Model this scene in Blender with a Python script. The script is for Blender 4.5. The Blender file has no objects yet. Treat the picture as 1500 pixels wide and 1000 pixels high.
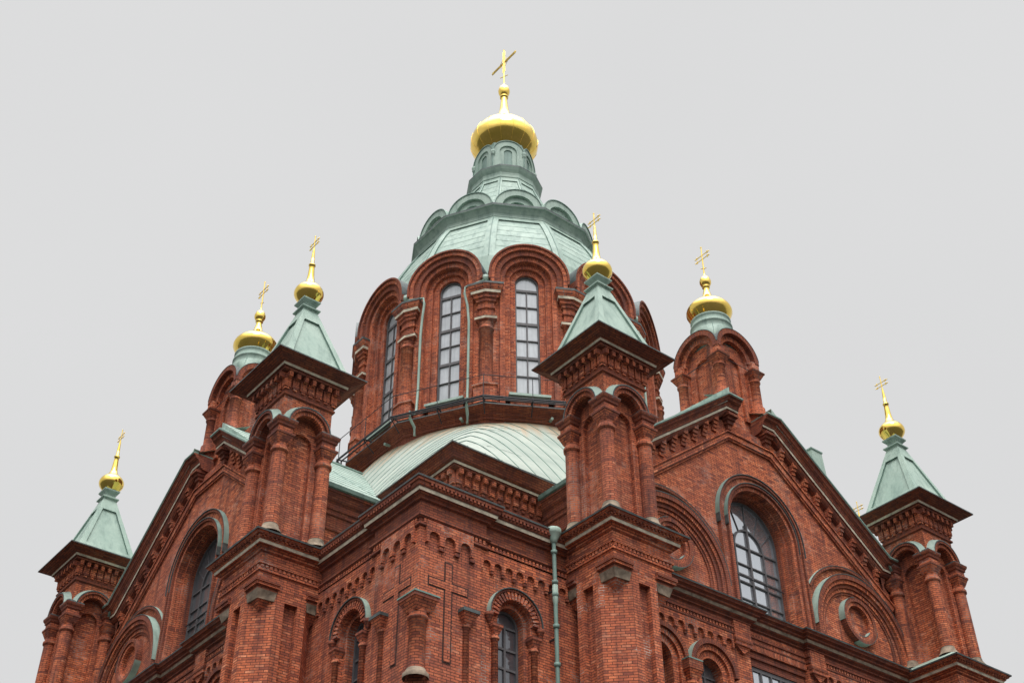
import bpy, math, random
from math import sin, cos, pi, radians, sqrt, atan2, hypot
from mathutils import Matrix, Vector
random.seed(7)
SC = bpy.context.scene
COL = SC.collection

# ------------------------------------------------------------------ camera
cam_d = bpy.data.cameras.new("camera")
cam = bpy.data.objects.new("camera", cam_d)
COL.objects.link(cam)
cam_d.sensor_width = 36.0
cam_d.lens = 45.925
cam_d.clip_start = 0.1
cam_d.clip_end = 6000
H, PT, RL = radians(51.117), radians(37.976), radians(0.476)
Fh = Vector((cos(H), sin(H), 0)); Rh = Vector((sin(H), -cos(H), 0))
fw = cos(PT) * Fh + Vector((0, 0, sin(PT)))
upv = -sin(PT) * Fh + Vector((0, 0, cos(PT)))
rc = Rh * cos(RL) - upv * sin(RL)
uc = Rh * sin(RL) + upv * cos(RL)
mw = Matrix.Identity(4)
for i in range(3):
    mw[i][0] = rc[i]; mw[i][1] = uc[i]; mw[i][2] = -fw[i]
mw[0][3], mw[1][3], mw[2][3] = -28.011, -35.219, 0.0
cam.matrix_world = mw
SC.camera = cam

# ------------------------------------------------------------------ overcast sky
w = bpy.data.worlds.new("World"); SC.world = w; w.use_nodes = True
nt = w.node_tree; nt.nodes.clear()
def N(t, typ, **kw):
    n = t.nodes.new(typ)
    for k, v in kw.items():
        if hasattr(n, k): setattr(n, k, v)
    return n
tcw = N(nt, 'ShaderNodeTexCoord')
sep = N(nt, 'ShaderNodeSeparateXYZ'); nt.links.new(tcw.outputs['Generated'], sep.inputs[0])
rmp = N(nt, 'ShaderNodeValToRGB'); nt.links.new(sep.outputs['Z'], rmp.inputs[0])
el = rmp.color_ramp.elements
el[0].position = 0.0; el[0].color = (0.48, 0.48, 0.49, 1)
el[1].position = 1.0; el[1].color = (3.2, 3.2, 3.2, 1)
for p, c in ((0.3, 0.69), (0.6, 0.71), (0.80, 0.715), (0.90, 1.6)):
    e = el.new(p); e.color = (c, c, c * 1.0, 1)
nz = N(nt, 'ShaderNodeTexNoise'); nz.inputs['Scale'].default_value = 3.0; nz.inputs['Detail'].default_value = 5
nt.links.new(tcw.outputs['Generated'], nz.inputs['Vector'])
mr = N(nt, 'ShaderNodeMapRange'); nt.links.new(nz.outputs['Fac'], mr.inputs[0])
mr.inputs[3].default_value = 0.97; mr.inputs[4].default_value = 1.03
mx = N(nt, 'ShaderNodeVectorMath', operation='SCALE')
nt.links.new(rmp.outputs[0], mx.inputs[0]); nt.links.new(mr.outputs[0], mx.inputs['Scale'])
dt = N(nt, 'ShaderNodeVectorMath', operation='DOT_PRODUCT'); nt.links.new(tcw.outputs['Generated'], dt.inputs[0])
dt.inputs[1].default_value = (-cos(radians(58)) * 0.52, -sin(radians(58)) * 0.52, 0.854)
gl_ = N(nt, 'ShaderNodeMapRange'); gl_.interpolation_type = 'SMOOTHSTEP'; nt.links.new(dt.outputs['Value'], gl_.inputs[0])
gl_.inputs[1].default_value = 0.45; gl_.inputs[2].default_value = 1.0; gl_.inputs[3].default_value = 1.0; gl_.inputs[4].default_value = 2.8
mg_ = N(nt, 'ShaderNodeVectorMath', operation='SCALE'); nt.links.new(mx.outputs[0], mg_.inputs[0]); nt.links.new(gl_.outputs[0], mg_.inputs['Scale'])
sky = N(nt, 'ShaderNodeTexSky'); sky.sky_type = 'NISHITA'; sky.sun_disc = False
sky.sun_elevation = radians(58.6); sky.sun_rotation = radians(200)
skys = N(nt, 'ShaderNodeVectorMath', operation='SCALE'); nt.links.new(sky.outputs[0], skys.inputs[0]); skys.inputs['Scale'].default_value = 0.004
add = N(nt, 'ShaderNodeVectorMath', operation='ADD'); nt.links.new(mg_.outputs[0], add.inputs[0]); nt.links.new(skys.outputs[0], add.inputs[1])
bg = N(nt, 'ShaderNodeBackground'); nt.links.new(add.outputs[0], bg.inputs[0]); bg.inputs[1].default_value = 1.0
wo = N(nt, 'ShaderNodeOutputWorld'); nt.links.new(bg.outputs[0], wo.inputs[0])

# ------------------------------------------------------------------ veiled sun
sd = bpy.data.lights.new("sun", 'SUN'); sd.energy = 1.5; sd.angle = radians(22); sd.color = (1.0, 0.97, 0.93)
so = bpy.data.objects.new("sun", sd); COL.objects.link(so)
so.rotation_euler = Vector((cos(radians(58)) * 0.52, sin(radians(58)) * 0.52, -0.854)).to_track_quat('-Z', 'Y').to_euler()
SC.view_settings.view_transform = 'Standard'
SC.view_settings.look = 'None'
SC.view_settings.exposure = 0.0
SC.view_settings.gamma = 1.0

# ------------------------------------------------------------------ materials
def mat(name):
    m = bpy.data.materials.new(name); m.use_nodes = True
    t = m.node_tree; b = t.nodes['Principled BSDF']
    return m, t, b
def lk(t, a, b): t.links.new(a, b)
def noise(t, vec, scale, detail=4, rough=0.55):
    n = N(t, 'ShaderNodeTexNoise'); n.inputs['Scale'].default_value = scale
    n.inputs['Detail'].default_value = detail; n.inputs['Roughness'].default_value = rough
    lk(t, vec, n.inputs['Vector']); return n.outputs['Fac']
def rng(t, v, a, b, c, d):
    n = N(t, 'ShaderNodeMapRange'); lk(t, v, n.inputs[0])
    for i, x in enumerate((a, b, c, d)): n.inputs[i + 1].default_value = x
    return n.outputs[0]
def mixc(t, f, a, b, mode='MIX'):
    n = N(t, 'ShaderNodeMix'); n.data_type = 'RGBA'; n.blend_type = mode
    def s(i, x):
        if isinstance(x, (tuple, list)): n.inputs[i].default_value = (*x[:3], 1)
        elif isinstance(x, (int, float)): n.inputs[i].default_value = x
        else: lk(t, x, n.inputs[i])
    s(0, f); s(6, a); s(7, b)
    return n.outputs[2]
def ramp(t, v, stops):
    n = N(t, 'ShaderNodeValToRGB'); lk(t, v, n.inputs[0]); e = n.color_ramp.elements
    e[0].position, e[0].color = stops[0][0], (*stops[0][1], 1)
    e[1].position, e[1].color = stops[-1][0], (*stops[-1][1], 1)
    for p, c in stops[1:-1]:
        x = e.new(p); x.color = (*c, 1)
    return n.outputs[0]
def math_(t, op, a, b):
    n = N(t, 'ShaderNodeMath', operation=op)
    for i, x in enumerate((a, b)):
        if isinstance(x, (int, float)): n.inputs[i].default_value = x
        else: lk(t, x, n.inputs[i])
    return n.outputs[0]

def brick(name, tone=1.0, dark=0.5, pale=0.45, red=0.0):
    m, t, b = mat(name)
    uv = N(t, 'ShaderNodeUVMap').outputs[0]
    pos = N(t, 'ShaderNodeNewGeometry').outputs['Position']
    br = N(t, 'ShaderNodeTexBrick'); lk(t, uv, br.inputs['Vector'])
    br.inputs['Color1'].default_value = (0, 0, 0, 1); br.inputs['Color2'].default_value = (1, 1, 1, 1)
    br.inputs['Mortar'].default_value = (0.5, 0.5, 0.5, 1)
    br.inputs['Scale'].default_value = 1.0; br.inputs['Mortar Size'].default_value = 0.0080
    br.inputs['Mortar Smooth'].default_value = 0.2; br.inputs['Bias'].default_value = 0.0
    br.inputs['Brick Width'].default_value = 0.235; br.inputs['Row Height'].default_value = 0.070
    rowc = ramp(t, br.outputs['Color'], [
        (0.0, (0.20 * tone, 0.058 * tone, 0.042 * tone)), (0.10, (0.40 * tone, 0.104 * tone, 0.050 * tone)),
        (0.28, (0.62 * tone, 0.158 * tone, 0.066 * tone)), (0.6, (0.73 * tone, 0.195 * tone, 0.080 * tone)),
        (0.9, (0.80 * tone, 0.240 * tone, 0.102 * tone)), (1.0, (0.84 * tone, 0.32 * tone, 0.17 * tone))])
    # weather: soot patches and purple over-burnt bands that stay with the wall
    n1 = noise(t, pos, 0.55, 5, 0.6); n2 = noise(t, pos, 2.6, 6, 0.7); n3 = noise(t, pos, 0.23, 3); n6 = noise(t, pos, 11.0, 4, 0.7)
    mps = N(t, 'ShaderNodeMapping'); lk(t, pos, mps.inputs[0]); mps.inputs['Scale'].default_value = (3.0, 3.0, 0.28)
    n7 = noise(t, mps.outputs[0], 1.3, 5, 0.65)
    soot = math_(t, 'MULTIPLY', rng(t, n1, 0.46, 0.70, 0, 1), rng(t, n2, 0.36, 0.62, 0, 1))
    c = mixc(t, math_(t, 'MULTIPLY', soot, dark), rowc, (0.11, 0.046, 0.042))
    c = mixc(t, rng(t, n3, 0.35, 0.7, 0.0, 0.5), c, (0.42, 0.13, 0.085))
    c = mixc(t, rng(t, n2, 0.3, 0.75, -0.15, 0.30), c, (0.20, 0.065, 0.048))
    c = mixc(t, rng(t, n6, 0.42, 0.68, 0, 0.70), c, (0.20, 0.058, 0.040))
    c = mixc(t, math_(t, 'MULTIPLY', rng(t, n7, 0.48, 0.68, 0, 1), 0.40 + 0.45 * dark), c, (0.115, 0.042, 0.036))
    n8 = noise(t, pos, 0.42, 7, 0.72)
    c = mixc(t, rng(t, n8, 0.60, 0.72, 0, 0.30), c, (0.55, 0.36, 0.27))
    # joints: dark and recessed, bleached white where the lime has washed out
    n4 = noise(t, pos, 0.8, 6, 0.7)
    pm = rng(t, n4, 0.54, 0.62, 0, 1)
    mort = mixc(t, math_(t, 'MULTIPLY', pm, pale), (0.07, 0.035, 0.029), (0.68, 0.57, 0.49))
    c = mixc(t, br.outputs['Fac'], c, mort)
    lk(t, c, b.inputs['Base Color'])
    b.inputs['Roughness'].default_value = 0.9; b.inputs['Specular IOR Level'].default_value = 0.2
    bp = N(t, 'ShaderNodeBump'); bp.inputs['Strength'].default_value = 0.6; bp.inputs['Distance'].default_value = 0.02
    hgt = math_(t, 'ADD', math_(t, 'SUBTRACT', 1.0, br.outputs['Fac']), math_(t, 'MULTIPLY', n2, 0.5))
    lk(t, hgt, bp.inputs['Height']); lk(t, bp.outputs[0], b.inputs['Normal'])
    return m

def copper(name, base=(0.245, 0.340, 0.290), light=(0.355, 0.45, 0.385), darkc=(0.12, 0.185, 0.16), streak=0.85):
    m, t, b = mat(name)
    pos = N(t, 'ShaderNodeNewGeometry').outputs['Position']
    mp = N(t, 'ShaderNodeMapping'); lk(t, pos, mp.inputs[0]); mp.inputs['Scale'].default_value = (2.2, 2.2, 0.35)
    n1 = noise(t, pos, 0.9, 6, 0.6); n2 = noise(t, mp.outputs[0], 1.6, 6, 0.65); n3 = noise(t, pos, 9, 4)
    c = mixc(t, rng(t, n1, 0.3, 0.7, 0, 1), base, light)
    c = mixc(t, math_(t, 'MULTIPLY', rng(t, n2, 0.48, 0.75, 0, 1), streak), c, darkc)
    c = mixc(t, rng(t, n3, 0.3, 0.8, -0.1, 0.25), c, (0.15, 0.21, 0.18))
    lk(t, c, b.inputs['Base Color'])
    b.inputs['Roughness'].default_value = 0.62; b.inputs['Specular IOR Level'].default_value = 0.35
    bp = N(t, 'ShaderNodeBump'); bp.inputs['Strength'].default_value = 0.25; bp.inputs['Distance'].default_value = 0.03
    lk(t, n1, bp.inputs['Height']); lk(t, bp.outputs[0], b.inputs['Normal'])
    return m

def plain(name, col, rough=0.6, metal=0.0, var=0.25, sc=6.0, spec=0.4):
    m, t, b = mat(name)
    pos = N(t, 'ShaderNodeNewGeometry').outputs['Position']
    n = noise(t, pos, sc, 5, 0.6)
    c = mixc(t, rng(t, n, 0.3, 0.7, 0, 1), tuple(x * (1 - var) for x in col), tuple(min(1, x * (1 + var)) for x in col))
    lk(t, c, b.inputs['Base Color']); b.inputs['Roughness'].default_value = rough
    b.inputs['Metallic'].default_value = metal; b.inputs['Specular IOR Level'].default_value = spec
    return m

def gold():
    m, t, b = mat("gilding")
    pos = N(t, 'ShaderNodeNewGeometry').outputs['Position']
    n = noise(t, pos, 5, 4); n2 = noise(t, pos, 1.8, 3)
    c = mixc(t, rng(t, n2, 0.35, 0.65, 0, 1), (0.95, 0.65, 0.17), (0.80, 0.58, 0.12))
    lk(t, c, b.inputs['Base Color']); b.inputs['Metallic'].default_value = 1.0
    lk(t, rng(t, n, 0.2, 0.8, 0.07, 0.18), b.inputs['Roughness'])
    bp = N(t, 'ShaderNodeBump'); bp.inputs['Strength'].default_value = 0.22; bp.inputs['Distance'].default_value = 0.04
    lk(t, n2, bp.inputs['Height']); lk(t, bp.outputs[0], b.inputs['Normal'])
    return m

def glass(name, col, refl, rough=0.06):
    m, t, b = mat(name)
    pos = N(t, 'ShaderNodeNewGeometry').outputs['Position']
    n = noise(t, pos, 1.4, 4)
    mp = N(t, 'ShaderNodeMapping'); lk(t, pos, mp.inputs[0]); mp.inputs['Scale'].default_value = (7, 7, 0.6)
    n5 = noise(t, mp.outputs[0], 1.5, 3)
    c = mixc(t, rng(t, n, 0.35, 0.65, 0, 1), tuple(x * 0.75 for x in col), col)
    c = mixc(t, rng(t, n5, 0.4, 0.7, 0, 0.5), c, tuple(x * 0.55 for x in col))
    lk(t, c, b.inputs['Base Color']); b.inputs['Roughness'].default_value = 0.5
    gl = N(t, 'ShaderNodeBsdfGlossy'); gl.inputs['Roughness'].default_value = rough
    gl.inputs['Color'].default_value = (0.86, 0.9, 0.95, 1)
    bp = N(t, 'ShaderNodeBump'); bp.inputs['Strength'].default_value = 0.08; bp.inputs['Distance'].default_value = 0.05
    lk(t, n, bp.inputs['Height']); lk(t, bp.outputs[0], gl.inputs['Normal'])
    ms = N(t, 'ShaderNodeMixShader'); ms.inputs[0].default_value = refl
    lk(t, b.outputs[0], ms.inputs[1]); lk(t, gl.outputs[0], ms.inputs[2])
    lk(t, ms.outputs[0], t.nodes['Material Output'].inputs['Surface'])
    return m

def vault_mat():
    m, t, b = mat("weathered_copper_sheet")
    pos = N(t, 'ShaderNodeNewGeometry').outputs['Position']
    uv = N(t, 'ShaderNodeUVMap').outputs[0]
    su = N(t, 'ShaderNodeSeparateXYZ'); lk(t, uv, su.inputs[0])
    n1 = noise(t, pos, 0.8, 6, 0.6); n3 = noise(t, pos, 6, 4)
    c = mixc(t, rng(t, n1, 0.3, 0.7, 0, 1), (0.25, 0.295, 0.255), (0.37, 0.405, 0.355))
    c = mixc(t, rng(t, n3, 0.35, 0.8, -0.05, 0.3), c, (0.19, 0.27, 0.235))
    # rust that has run down from the iron walkway brackets
    cx = N(t, 'ShaderNodeCombineXYZ'); lk(t, su.outputs['X'], cx.inputs[0])
    mpz = N(t, 'ShaderNodeMapping'); lk(t, cx.outputs[0], mpz.inputs[0]); mpz.inputs['Scale'].default_value = (16, 1, 1)
    mpz.inputs['Location'].default_value = (3.3, 0, 0)
    s = noise(t, mpz.outputs[0], 1.0, 4, 0.7)
    fall = rng(t, su.outputs['Y'], 0.0, 0.75, 0.26, -0.26)
    rust = math_(t, 'MULTIPLY', rng(t, math_(t, 'ADD', s, fall), 0.54, 0.70, 0, 1), 0.65)
    c = mixc(t, rust, c, (0.36, 0.215, 0.11))
    lk(t, c, b.inputs['Base Color']); b.inputs['Roughness'].default_value = 0.6
    b.inputs['Specular IOR Level'].default_value = 0.35
    return m

BRICK = brick("red_brick", 0.95, 0.75)
BRICKD = brick("sooty_shaded_brick", 0.38, 0.95, 0.06)  # soot-dark brick, toned lower still to paint shade into mouldings and soffits
BRICKC = brick("red_column_brick", 0.86, 1.0, 0.3)
BRICKP = brick("red_pier_brick", 0.98, 0.4, 1.0)
COPPER = copper("copper_patina")
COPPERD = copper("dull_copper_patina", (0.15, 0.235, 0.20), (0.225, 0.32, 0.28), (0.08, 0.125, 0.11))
COPPERL = copper("pale_copper_patina", (0.28, 0.375, 0.325), (0.38, 0.465, 0.405), (0.15, 0.215, 0.19), 0.7)
VAULT = vault_mat()
STONE = plain("pale_limestone", (0.50, 0.44, 0.34), 0.85, 0, 0.45, 3.5)
STONED = plain("weathered_limestone", (0.215, 0.165, 0.12), 0.9, 0, 0.6, 4)
GOLD = gold()
IRON = plain("black_iron", (0.035, 0.035, 0.04), 0.5, 0.3, 0.2)
FRAME = plain("grey_painted_frame", (0.10, 0.095, 0.10), 0.6, 0, 0.2)
LEAD = plain("dark_flashing", (0.07, 0.085, 0.085), 0.55, 0.2, 0.4)
GLASS = glass("pale_window_glass", (0.42, 0.44, 0.46), 0.10)  # pale grey streaked base with a weak gloss
GLASSB = glass("bright_window_glass", (0.34, 0.36, 0.39), 0.6)
GLASSD = glass("dark_window_glass", (0.05, 0.05, 0.06), 0.14)
GROOVE_SHADE = plain("groove_shade", (0.045, 0.022, 0.018), 0.95, 0, 0.3, 8)  # near-black colour standing in for recess shade round the relief crosses
GLASSK = glass("dim_window_glass", (0.10, 0.105, 0.115), 0.22)
MATS = [BRICK, BRICKD, BRICKC, BRICKP, COPPER, COPPERD, COPPERL, VAULT, STONE, STONED, GOLD, IRON, FRAME, LEAD, GLASS, GLASSB, GLASSD, GLASSK, GROOVE_SHADE]
B, BD, BC, BP, CU, CUD, CUL, VA, ST, STD, GO, IR, FR, LE, GL, GLB, GLD, GLK, GSH = range(len(MATS))

# ------------------------------------------------------------------ mesh builder
class MB:
    def __init__(s, xf=None):
        s.v = []; s.f = []; s.uv = []; s.m = []; s.sm = []; s.xf = xf or (lambda p: p)
    def face(s, pts, m=0, uv=None):
        pts = [s.xf(p) for p in pts]
        if uv is None: uv = s.auto(pts)
        i = len(s.v); s.v += pts; s.f.append(tuple(range(i, i + len(pts)))); s.uv += uv; s.m.append(m); s.sm.append(False)
    def auto(s, pts):
        nx = ny = nz_ = 0.0; n = len(pts)
        for i in range(n):
            a, b = pts[i], pts[(i + 1) % n]
            nx += (a[1] - b[1]) * (a[2] + b[2]); ny += (a[2] - b[2]) * (a[0] + b[0]); nz_ += (a[0] - b[0]) * (a[1] + b[1])
        l = hypot(nx, ny); L = sqrt(nx * nx + ny * ny + nz_ * nz_) or 1
        if l / L < 0.35: return [(p[0], p[1]) for p in pts]
        tx, ty = -ny / l, nx / l
        k = L / l if abs(nz_) / L > 0.02 else 1.0
        return [(p[0] * tx + p[1] * ty + 0.07, p[2] * k) for p in pts]
    def grid(s, rows, m=0, uvs=None, cu=False, cv=False, smooth=True, mats=None):
        i0 = len(s.v); R = len(rows); Cn = len(rows[0])
        for r in rows: s.v += [s.xf(p) for p in r]
        for i in range(R if cu else R - 1):
            for j in range(Cn if cv else Cn - 1):
                i2, j2 = (i + 1) % R, (j + 1) % Cn
                s.f.append((i0 + i * Cn + j, i0 + i * Cn + j2, i0 + i2 * Cn + j2, i0 + i2 * Cn + j))
                if uvs: s.uv += [uvs(i, j), uvs(i, j + 1), uvs(i + 1, j + 1), uvs(i + 1, j)]
                else: s.uv += s.auto([s.v[k] for k in s.f[-1]])
                s.m.append(mats[i] if mats else m); s.sm.append(smooth)
    def box(s, x0, x1, y0, y1, z0, z1, m=0):
        p = [(x, y, z) for z in (z0, z1) for y in (y0, y1) for x in (x0, x1)]
        for q in ((0, 1, 3, 2), (4, 5, 7, 6), (0, 1, 5, 4), (2, 3, 7, 6), (0, 2, 6, 4), (1, 3, 7, 5)):
            s.face([p[k] for k in q], m)
    def prism_z(s, poly, z0, z1, m=0, top=None, mt=None):
        q = top or poly; n = len(poly)
        for i in range(n):
            a, b = poly[i], poly[(i + 1) % n]; c, d = q[(i + 1) % n], q[i]
            s.face([(a[0], a[1], z0), (b[0], b[1], z0), (c[0], c[1], z1), (d[0], d[1], z1)], m)
        s.face([(a[0], a[1], z0) for a in poly], m); s.face([(a[0], a[1], z1) for a in q], m if mt is None else mt)
    def prism_v(s, poly, v0, v1, m=0):          # poly in (u, z), extruded along v
        n = len(poly)
        for i in range(n):
            a, b = poly[i], poly[(i + 1) % n]
            s.face([(a[0], v0, a[1]), (b[0], v0, b[1]), (b[0], v1, b[1]), (a[0], v1, a[1])], m)
        s.face([(a[0], v0, a[1]) for a in poly], m); s.face([(a[0], v1, a[1]) for a in poly], m)
    def ring(s, cu, cz, ri, ro, v0, v1, a0=0, a1=180, n=28, leg=None, lo=None, m=0, mo=None, vo=None, mi=None):
        """arch of radial bricks from v0 (back) to v1 (front), straight legs down to z = leg; mo = material of the outer top sheet"""
        mo = m if mo is None else mo; mi = m if mi is None else mi
        A = [radians(a0 + (a1 - a0) * k / n) for k in range(n + 1)]
        P = lambda r, a, v: (cu + r * cos(a), v, cz + r * sin(a))
        rm = (ri + ro) / 2
        for k in range(n):
            a, b = A[k], A[k + 1]
            s.face([P(ri, a, v1), P(ro, a, v1), P(ro, b, v1), P(ri, b, v1)], m, [(ri, a * rm), (ro, a * rm), (ro, b * rm), (ri, b * rm)])
            s.face([P(ro, a, v0), P(ro, b, v0), P(ro, b, v1), P(ro, a, v1)], mo, [(v0, a * ro), (v0, b * ro), (v1, b * ro), (v1, a * ro)])
            s.face([P(ri, a, v0), P(ri, b, v0), P(ri, b, v1), P(ri, a, v1)], mi, [(v0, a * ri), (v0, b * ri), (v1, b * ri), (v1, a * ri)])
        if leg is not None and a0 == 0 and a1 == 180:
            lo = ro if lo is None else lo
            for sg in (-1, 1):
                x = sorted((cu + sg * ri, cu + sg * lo)); s.box(x[0], x[1], v0, v1, leg, cz, m)
        else:
            for a in (A[0], A[-1]):
                s.face([P(ri, a, v0), P(ro, a, v0), P(ro, a, v1), P(ri, a, v1)], m)
    def archwall(s, x0, x1, z0, z1, cu, cz, r, zb, v0, v1, m=0, n=24):
        """wall panel with an arched opening"""
        if zb > z0: s.box(x0, x1, v0, v1, z0, zb, m)
        s.box(x0, cu - r, v0, v1, zb, cz, m); s.box(cu + r, x1, v0, v1, zb, cz, m)
        poly = [(x1, cz), (x1, z1), (x0, z1), (x0, cz)] + [(cu - r * cos(pi * k / n), cz + r * sin(pi * k / n)) for k in range(n + 1)]
        s.prism_v(poly, v0, v1, m)
    def disc(s, cu, cz, r, v, m=0, n=32, zb=None, a0=0, a1=360):
        if zb is None: s.face([(cu + r * cos(radians(a0 + (a1 - a0) * k / n)), v, cz + r * sin(radians(a0 + (a1 - a0) * k / n))) for k in range(n + (0 if a1 - a0 == 360 else 1))], m)
        else: s.face([(cu + r * cos(pi * k / n), v, cz + r * sin(pi * k / n)) for k in range(n + 1)] + [(cu - r, v, zb), (cu + r, v, zb)], m)
    def sweep(s, path, prof, closed=True, to=None, m=0, caps=True):
        """prof entries (offset to the right of the path, h[, material of the segment that follows])"""
        to = to or (lambda a, b, h: (a, b, h)); n = len(path); nn = []
        segs = [(path[(i + 1) % n][0] - path[i][0], path[(i + 1) % n][1] - path[i][1]) for i in range(n if closed else n - 1)]
        nor = [(d[1] / hypot(*d), -d[0] / hypot(*d)) for d in segs]
        for i in range(n):
            if closed: a, b = nor[i - 1], nor[i]
            else: a, b = nor[max(i - 1, 0)], nor[min(i, n - 2)]
            k = 1 + a[0] * b[0] + a[1] * b[1]; nn.append(((a[0] + b[0]) / k, (a[1] + b[1]) / k))
        dist = [0]
        for d in segs: dist.append(dist[-1] + hypot(*d))
        L = [0]
        for j in range(len(prof) - 1): L.append(L[-1] + hypot(prof[j + 1][0] - prof[j][0], prof[j + 1][1] - prof[j][1]))
        prof = [((0.004 if p[0] == 0 else p[0]),) + tuple(p[1:]) for p in prof]
        pt = lambda i, j: to(path[i][0] + nn[i][0] * prof[j][0], path[i][1] + nn[i][1] * prof[j][0], prof[j][1])
        for i in range(len(segs)):
            i2 = (i + 1) % n
            for j in range(len(prof) - 1):
                mm = prof[j][2] if len(prof[j]) > 2 else m
                s.face([pt(i, j), pt(i2, j), pt(i2, j + 1), pt(i, j + 1)], mm, [(dist[i], L[j]), (dist[i + 1], L[j]), (dist[i + 1], L[j + 1]), (dist[i], L[j + 1])])
        if not closed and caps:
            for i in (0, n - 1): s.face([pt(i, j) for j in range(len(prof))], m)
    def lathe(s, prof, n=24, c=(0, 0), m=0, smooth=True, mats=None, rot=0.0):
        rows = [[(c[0] + r * cos(rot + 2 * pi * k / n), c[1] + r * sin(rot + 2 * pi * k / n), z) for k in range(n)] for r, z in prof]
        L = [0]; r0 = max(p[0] for p in prof)
        for j in range(len(prof) - 1): L.append(L[-1] + hypot(prof[j + 1][0] - prof[j][0], prof[j + 1][1] - prof[j][1]))
        if smooth:
            s.grid(rows, m, lambda i, j: (2 * pi * j / n * r0, prof[0][1] + L[i]), False, True, True, mats)
        else:
            for i in range(len(rows) - 1):
                for j in range(n):
                    j2 = (j + 1) % n
                    s.face([rows[i][j], rows[i][j2], rows[i + 1][j2], rows[i + 1][j]], mats[i] if mats else m)
    def tube(s, pts, r, n=8, m=0):
        pts = [Vector(p) for p in pts]; rows = []
        for i, p in enumerate(pts):
            d = (pts[min(i + 1, len(pts) - 1)] - pts[max(i - 1, 0)]).normalized()
            a = d.cross(Vector((0.31, 0.17, 0.93)) if abs(d.z) < 0.9 else Vector((1, 0, 0))).normalized(); b = d.cross(a)
            rr = r[i] if isinstance(r, (list, tuple)) else r
            rows.append([tuple(p + (a * cos(2 * pi * k / n) + b * sin(2 * pi * k / n)) * rr) for k in range(n)])
        s.grid(rows, m, None, False, True, True)
        s.face(rows[0], m); s.face(rows[-1], m)
    def build(s, name, parent=None, loc=(0, 0, 0), rot=0.0):
        used = sorted(set(s.m)); rm = {k: i for i, k in enumerate(used)}
        me = bpy.data.meshes.new(name); me.from_pydata(s.v, [], s.f)
        uvl = me.uv_layers.new(name="UVMap")
        flat = [c for uv in s.uv for c in uv]; uvl.data.foreach_set("uv", flat)
        for k in used: me.materials.append(MATS[k])
        me.polygons.foreach_set("material_index", [rm[k] for k in s.m]); me.polygons.foreach_set("use_smooth", s.sm)
        me.update()
        o = bpy.data.objects.new(name, me); COL.objects.link(o)
        o.location = loc; o.rotation_euler = (0, 0, rot)
        if parent: o.parent = parent
        return o
def copy_tree(o, parent=None):
    c = o.copy(); COL.objects.link(c)
    if parent: c.parent = parent
    for ch in list(o.children): copy_tree(ch, c)
    return c
FAC = lambda p: (p[0], -p[1], p[2])            # facade frame: u along the wall, v outward
def SQ(h): return [(-h, -h), (h, -h), (h, h), (-h, h)]
GZ = -1.7
UP = (0, 0, -GZ)

# ------------------------------------------------------------------ ground
g = MB(); g.face([(-3000, -3000, GZ), (3000, -3000, GZ), (3000, 3000, GZ), (-3000, 3000, GZ)], 0)
ground = g.build("ground"); ground.data.materials.clear(); ground.data.materials.append(plain("granite_ground", (0.032, 0.033, 0.030), 0.95, 0, 0.3, 0.7))
ground['kind'] = 'structure'; ground['label'] = 'grey granite ground around the foot of the cathedral'; ground['category'] = 'ground'

cath = bpy.data.objects.new("cathedral", None); COL.objects.link(cath); cath.location = (0, 0, GZ)
cath['label'] = 'red brick cathedral with green copper roofs, arched drum and gilded onion domes topped by crosses'
cath['category'] = 'cathedral'

def cross_mesh(z0, z1, bars, t, slant=None, knobs=True):
    """slim gilded cross, bars along Y: (z, half length)"""
    c = MB()
    c.tube([(0, 0, z0), (0, 0, z1)], [t * 1.1, t * 0.8], 8, GO)
    for z, h in bars:
        c.tube([(0, -h, z), (0, h, z)], t * 0.75, 8, GO)
        if knobs:
            for sg in (-1, 1):
                for dy, dz in ((0.0, 0.0), (-0.08 * sg, 1.6 * t), (-0.08 * sg, -1.6 * t)):
                    c.lathe([(0.001, z + dz - t * 1.3), (t * 1.2, z + dz), (0.001, z + dz + t * 1.3)], 8, (0, sg * h + dy), GO)
    if slant: c.tube([(0, -slant[1], slant[0] - slant[1] * 0.5), (0, slant[1], slant[0] + slant[1] * 0.5)], t * 0.7, 8, GO)
    if knobs: c.lathe([(0.001, z1 - t), (t * 1.5, z1 + t * 0.5), (0.001, z1 + t * 2)], 8, (0, 0), GO)
    return c

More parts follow.
